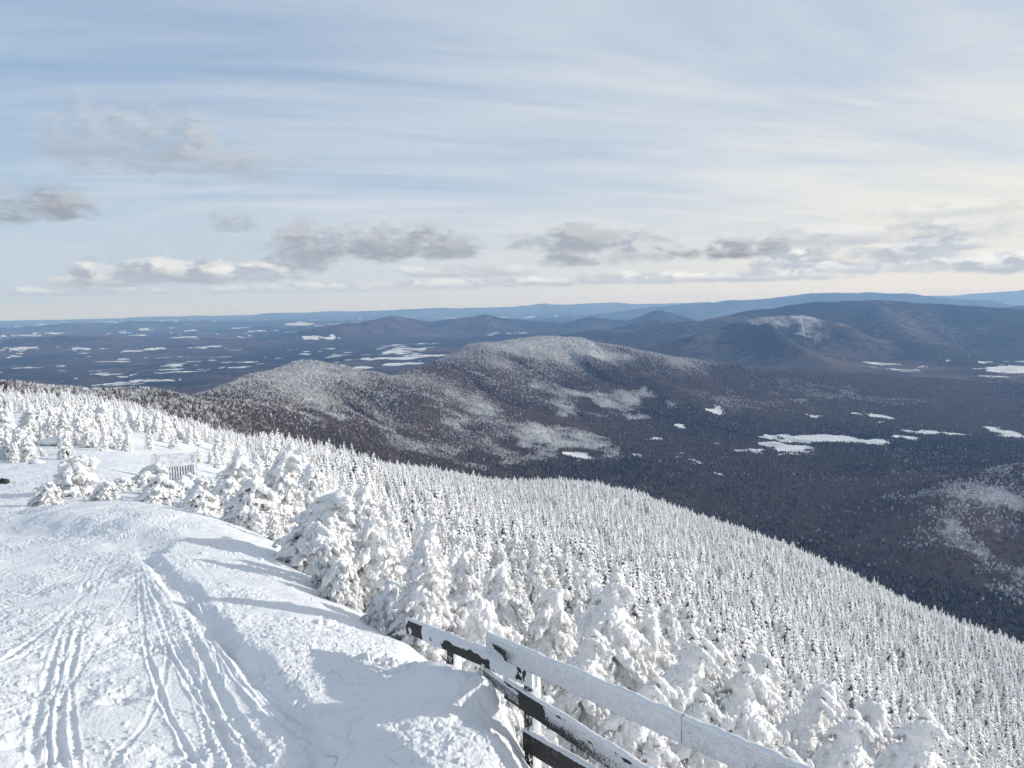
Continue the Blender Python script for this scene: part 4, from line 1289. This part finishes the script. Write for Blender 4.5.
DF = 32.0
sf0 = at_d(170, 482, DF)
gz = float(ground(sf0[0], sf0[1])[0])
sfe = empty('snow_fence', (sf0[0], sf0[1], gz))
tag(sfe, 'white slatted snow fence panel with frosted crossbars among the bushes', 'fence')
a_ = math.atan2(sf0[0], sf0[1]); su = np.array([math.cos(a_), -math.sin(a_)]); sn = np.array([math.sin(a_), math.cos(a_)])
m_px = DF / F
zt = at_d(170, 455.5, DF)[2] - gz; zm = at_d(170, 464.5, DF)[2] - gz; zb = at_d(170, 479, DF)[2] - gz
for (u0, w_) in ((22.5, 3.2), (-8, 2.0)):
    V = []; Fc = []; box(V, Fc, [su[0] * u0 * m_px, su[1] * u0 * m_px, -.3], su, sn, w_ * m_px, .1, zt + .33); link('post', mesh_from('post', V, Fc, M_white, False), sfe)
for j in range(11):
    V = []; Fc = []; box(V, Fc, [su[0] * (j * 2.25 - 3) * m_px, su[1] * (j * 2.25 - 3) * m_px, zb], su, sn, 1.25 * m_px, .03, zm - zb); link('slat', mesh_from('slat', V, Fc, M_white, False), sfe)
for j in range(5):
    V = []; Fc = []; zq = zm + .03 + (zt - zm) * j / 4.3
    box(V, Fc, [su[0] * 8 * m_px, su[1] * 8 * m_px, zq], su, sn, 29 * m_px, .05, .045); link('crossbar', mesh_from('crossbar', V, Fc, M_white, False), sfe)
V = []; Fc = []
box(V, Fc, [su[0] * 8 * m_px + sn[0] * .06, su[1] * 8 * m_px + sn[1] * .06, zb - .1], su, sn, 28 * m_px, .02, zm - zb)
bk = link('gap_backing', mesh_from('gap_backing', V, Fc, M_gap, False), sfe)  # grey sheet behind the slats, standing in for the darker gaps
# marker board left of it
mb = at_d(154.5, 469, 33); gz2 = float(ground(mb[0], mb[1])[0])
V = []; Fc = []; zz2 = at_d(154.5, 454, 33)[2] - gz2
e2 = empty('marker_board', (mb[0], mb[1], gz2)); tag(e2, 'narrow upright grey board on a post, left of the slatted snow fence', 'board')
box(V, Fc, [0, 0, zz2 - .42], su, sn, 6 * m_px, .04, .42); link('panel', mesh_from('panel', V, Fc, M_white, False), e2)
V = []; Fc = []; box(V, Fc, [sn[0] * .06, sn[1] * .06, -.3], su, sn, .09, .08, zz2 + .1); link('post', mesh_from('post', V, Fc, M_wood, False), e2)

# leaning pole with a dark top
def rod(p0, p1, r0, r1, m=8):
    p0 = np.array(p0, float); p1 = np.array(p1, float); ax_ = (p1 - p0) / np.linalg.norm(p1 - p0)
    s1 = np.cross(ax_, [0, 1, 0]); s1 /= np.linalg.norm(s1); s2 = np.cross(ax_, s1)
    V = [p + r * (math.cos(2 * math.pi * j / m) * s1 + math.sin(2 * math.pi * j / m) * s2) for p, r in ((p0, r0), (p1, r1)) for j in range(m)]
    Fc = [[j, (j + 1) % m, m + (j + 1) % m, m + j] for j in range(m)]
    V += [p1, p0]; Fc += [[m + j, m + (j + 1) % m, 2 * m, 2 * m] for j in range(m)]
    return V, [f for f in Fc[:m]]
M_bam, t, p = new_mat('weathered_bamboo'); p.inputs['Base Color'].default_value = (0.30, 0.26, 0.21, 1)
M_dark, t, p = new_mat('dark_rubber'); p.inputs['Base Color'].default_value = (0.03, 0.032, 0.035, 1)
pb = at_d(86, 499, 19.6); pt = at_d(68, 455, 20.3)
pe = empty('marker_pole', tuple(pb)); tag(pe, 'thin brown pole with a dark top leaning left against the frosted bush', 'pole')
V, Fc = rod((0, 0, -.15), pt - pb, .012, .010); link('shaft', mesh_from('shaft', V, Fc, M_bam), pe)
V, Fc = rod(pt - pb, pt - pb + (pt - pb) * .09, .026, .022); link('cap', mesh_from('cap', V, Fc, M_dark), pe)
# teal board at the left edge, dark rock on the flat
M_teal, t, p = new_mat('teal_paint'); tcn = t.new('ShaderNodeTexCoord').outputs['Object']
t.put(p.inputs['Base Color'], t.mix(t.ss(t.noise(tcn, 6, 3, .6), .5, .65), (0.04, 0.22, 0.22), (0.75, 0.78, 0.8)))
tb = at_d(-6.5, 463, 40); gz3 = float(ground(tb[0], tb[1])[0])
te = empty('trail_sign', (tb[0], tb[1], gz3)); tag(te, 'teal sign board edge showing at the far left beside frosted bushes', 'sign')
V = []; Fc = []; box(V, Fc, [0, 0, .35], su, sn, .55, .05, .55); link('panel', mesh_from('panel', V, Fc, M_teal, False), te)
V = []; Fc = []; box(V, Fc, [sn[0] * .07, sn[1] * .07, -.3], su, sn, .09, .08, 1.15); link('post', mesh_from('post', V, Fc, M_wood, False), te)


def rock(name, px, py, dd, w_, h_, seed, label, mat):
    c = at_d(px, py, dd); gzz = float(ground(c[0], c[1])[0])
    V = ICO2[0].copy(); V = V * (1 + .25 * vnoise3(V * 1.7 + seed, seed) + .15 * vnoise3(V * 4 + seed, seed + 1))[:, None] * np.array([w_, w_ * .7, h_])
    o = link(name, mesh_from(name, V, ICO2[1], mat)); o.location = (c[0], c[1], gzz + h_ * .15)
    return tag(o, label, 'rock')
M_rock, t, p = new_mat('frost_dusted_rock'); geo = t.new('ShaderNodeNewGeometry'); sp_ = t.new('ShaderNodeSeparateXYZ'); t.put(sp_.inputs[0], geo.outputs['Normal'])
t.put(p.inputs['Base Color'], t.mix(t.ss(t.m('ADD', sp_.outputs[2], t.m("MULTIPLY", t.noise(geo.outputs["Position"], 5.0, 4, .6), .6)), .15, .75), (0.16, 0.155, 0.15), (.82, .84, .87))); p.inputs['Roughness'].default_value = .9
rock('rock', 2, 479, 27.5, .20, .12, 3, 'small dark rock on the flat snow at the left edge', M_dark)
rock('boulder', 54, 441, 52, .75, .5, 5, 'larger snow-covered boulder among the stunted spruces on the left rise', M_rock)
rock('boulder', 67, 449, 45, .35, .3, 8, 'small boulder on the rise, right above the leaning pole', M_rock)
rock('boulder', 36, 461, 38, .34, .2, 12, 'low snow-covered boulder in front of the frosted spruces at the edge of the flat snow', M_rock)

# ------------------------------------------------------------------ haze
M_haze = bpy.data.materials.new('haze'); M_haze.use_nodes = True
t = NT(M_haze.node_tree)
for n in list(t.n): t.n.remove(n)
o_ = t.new('ShaderNodeOutputMaterial'); pv = t.new('ShaderNodeVolumePrincipled')
pv.inputs['Color'].default_value = (0.27, 0.52, 1.0, 1); pv.inputs['Absorption Color'].default_value = (1, 1, 1, 1); pv.inputs['Density'].default_value = 3.5e-5; pv.inputs['Anisotropy'].default_value = 0.1
t.l.new(pv.outputs[0], o_.inputs['Volume'])
V = []; Fc = []
HZ = max(FAR_TOP, 4.0) + 10
box(V, Fc, [0, 0, -1900], [1, 0], [0, 1], 200000, 200000, 1900 + HZ)
o = link('haze', mesh_from('haze', V, Fc, M_haze, False)); tag(o, kind='stuff')
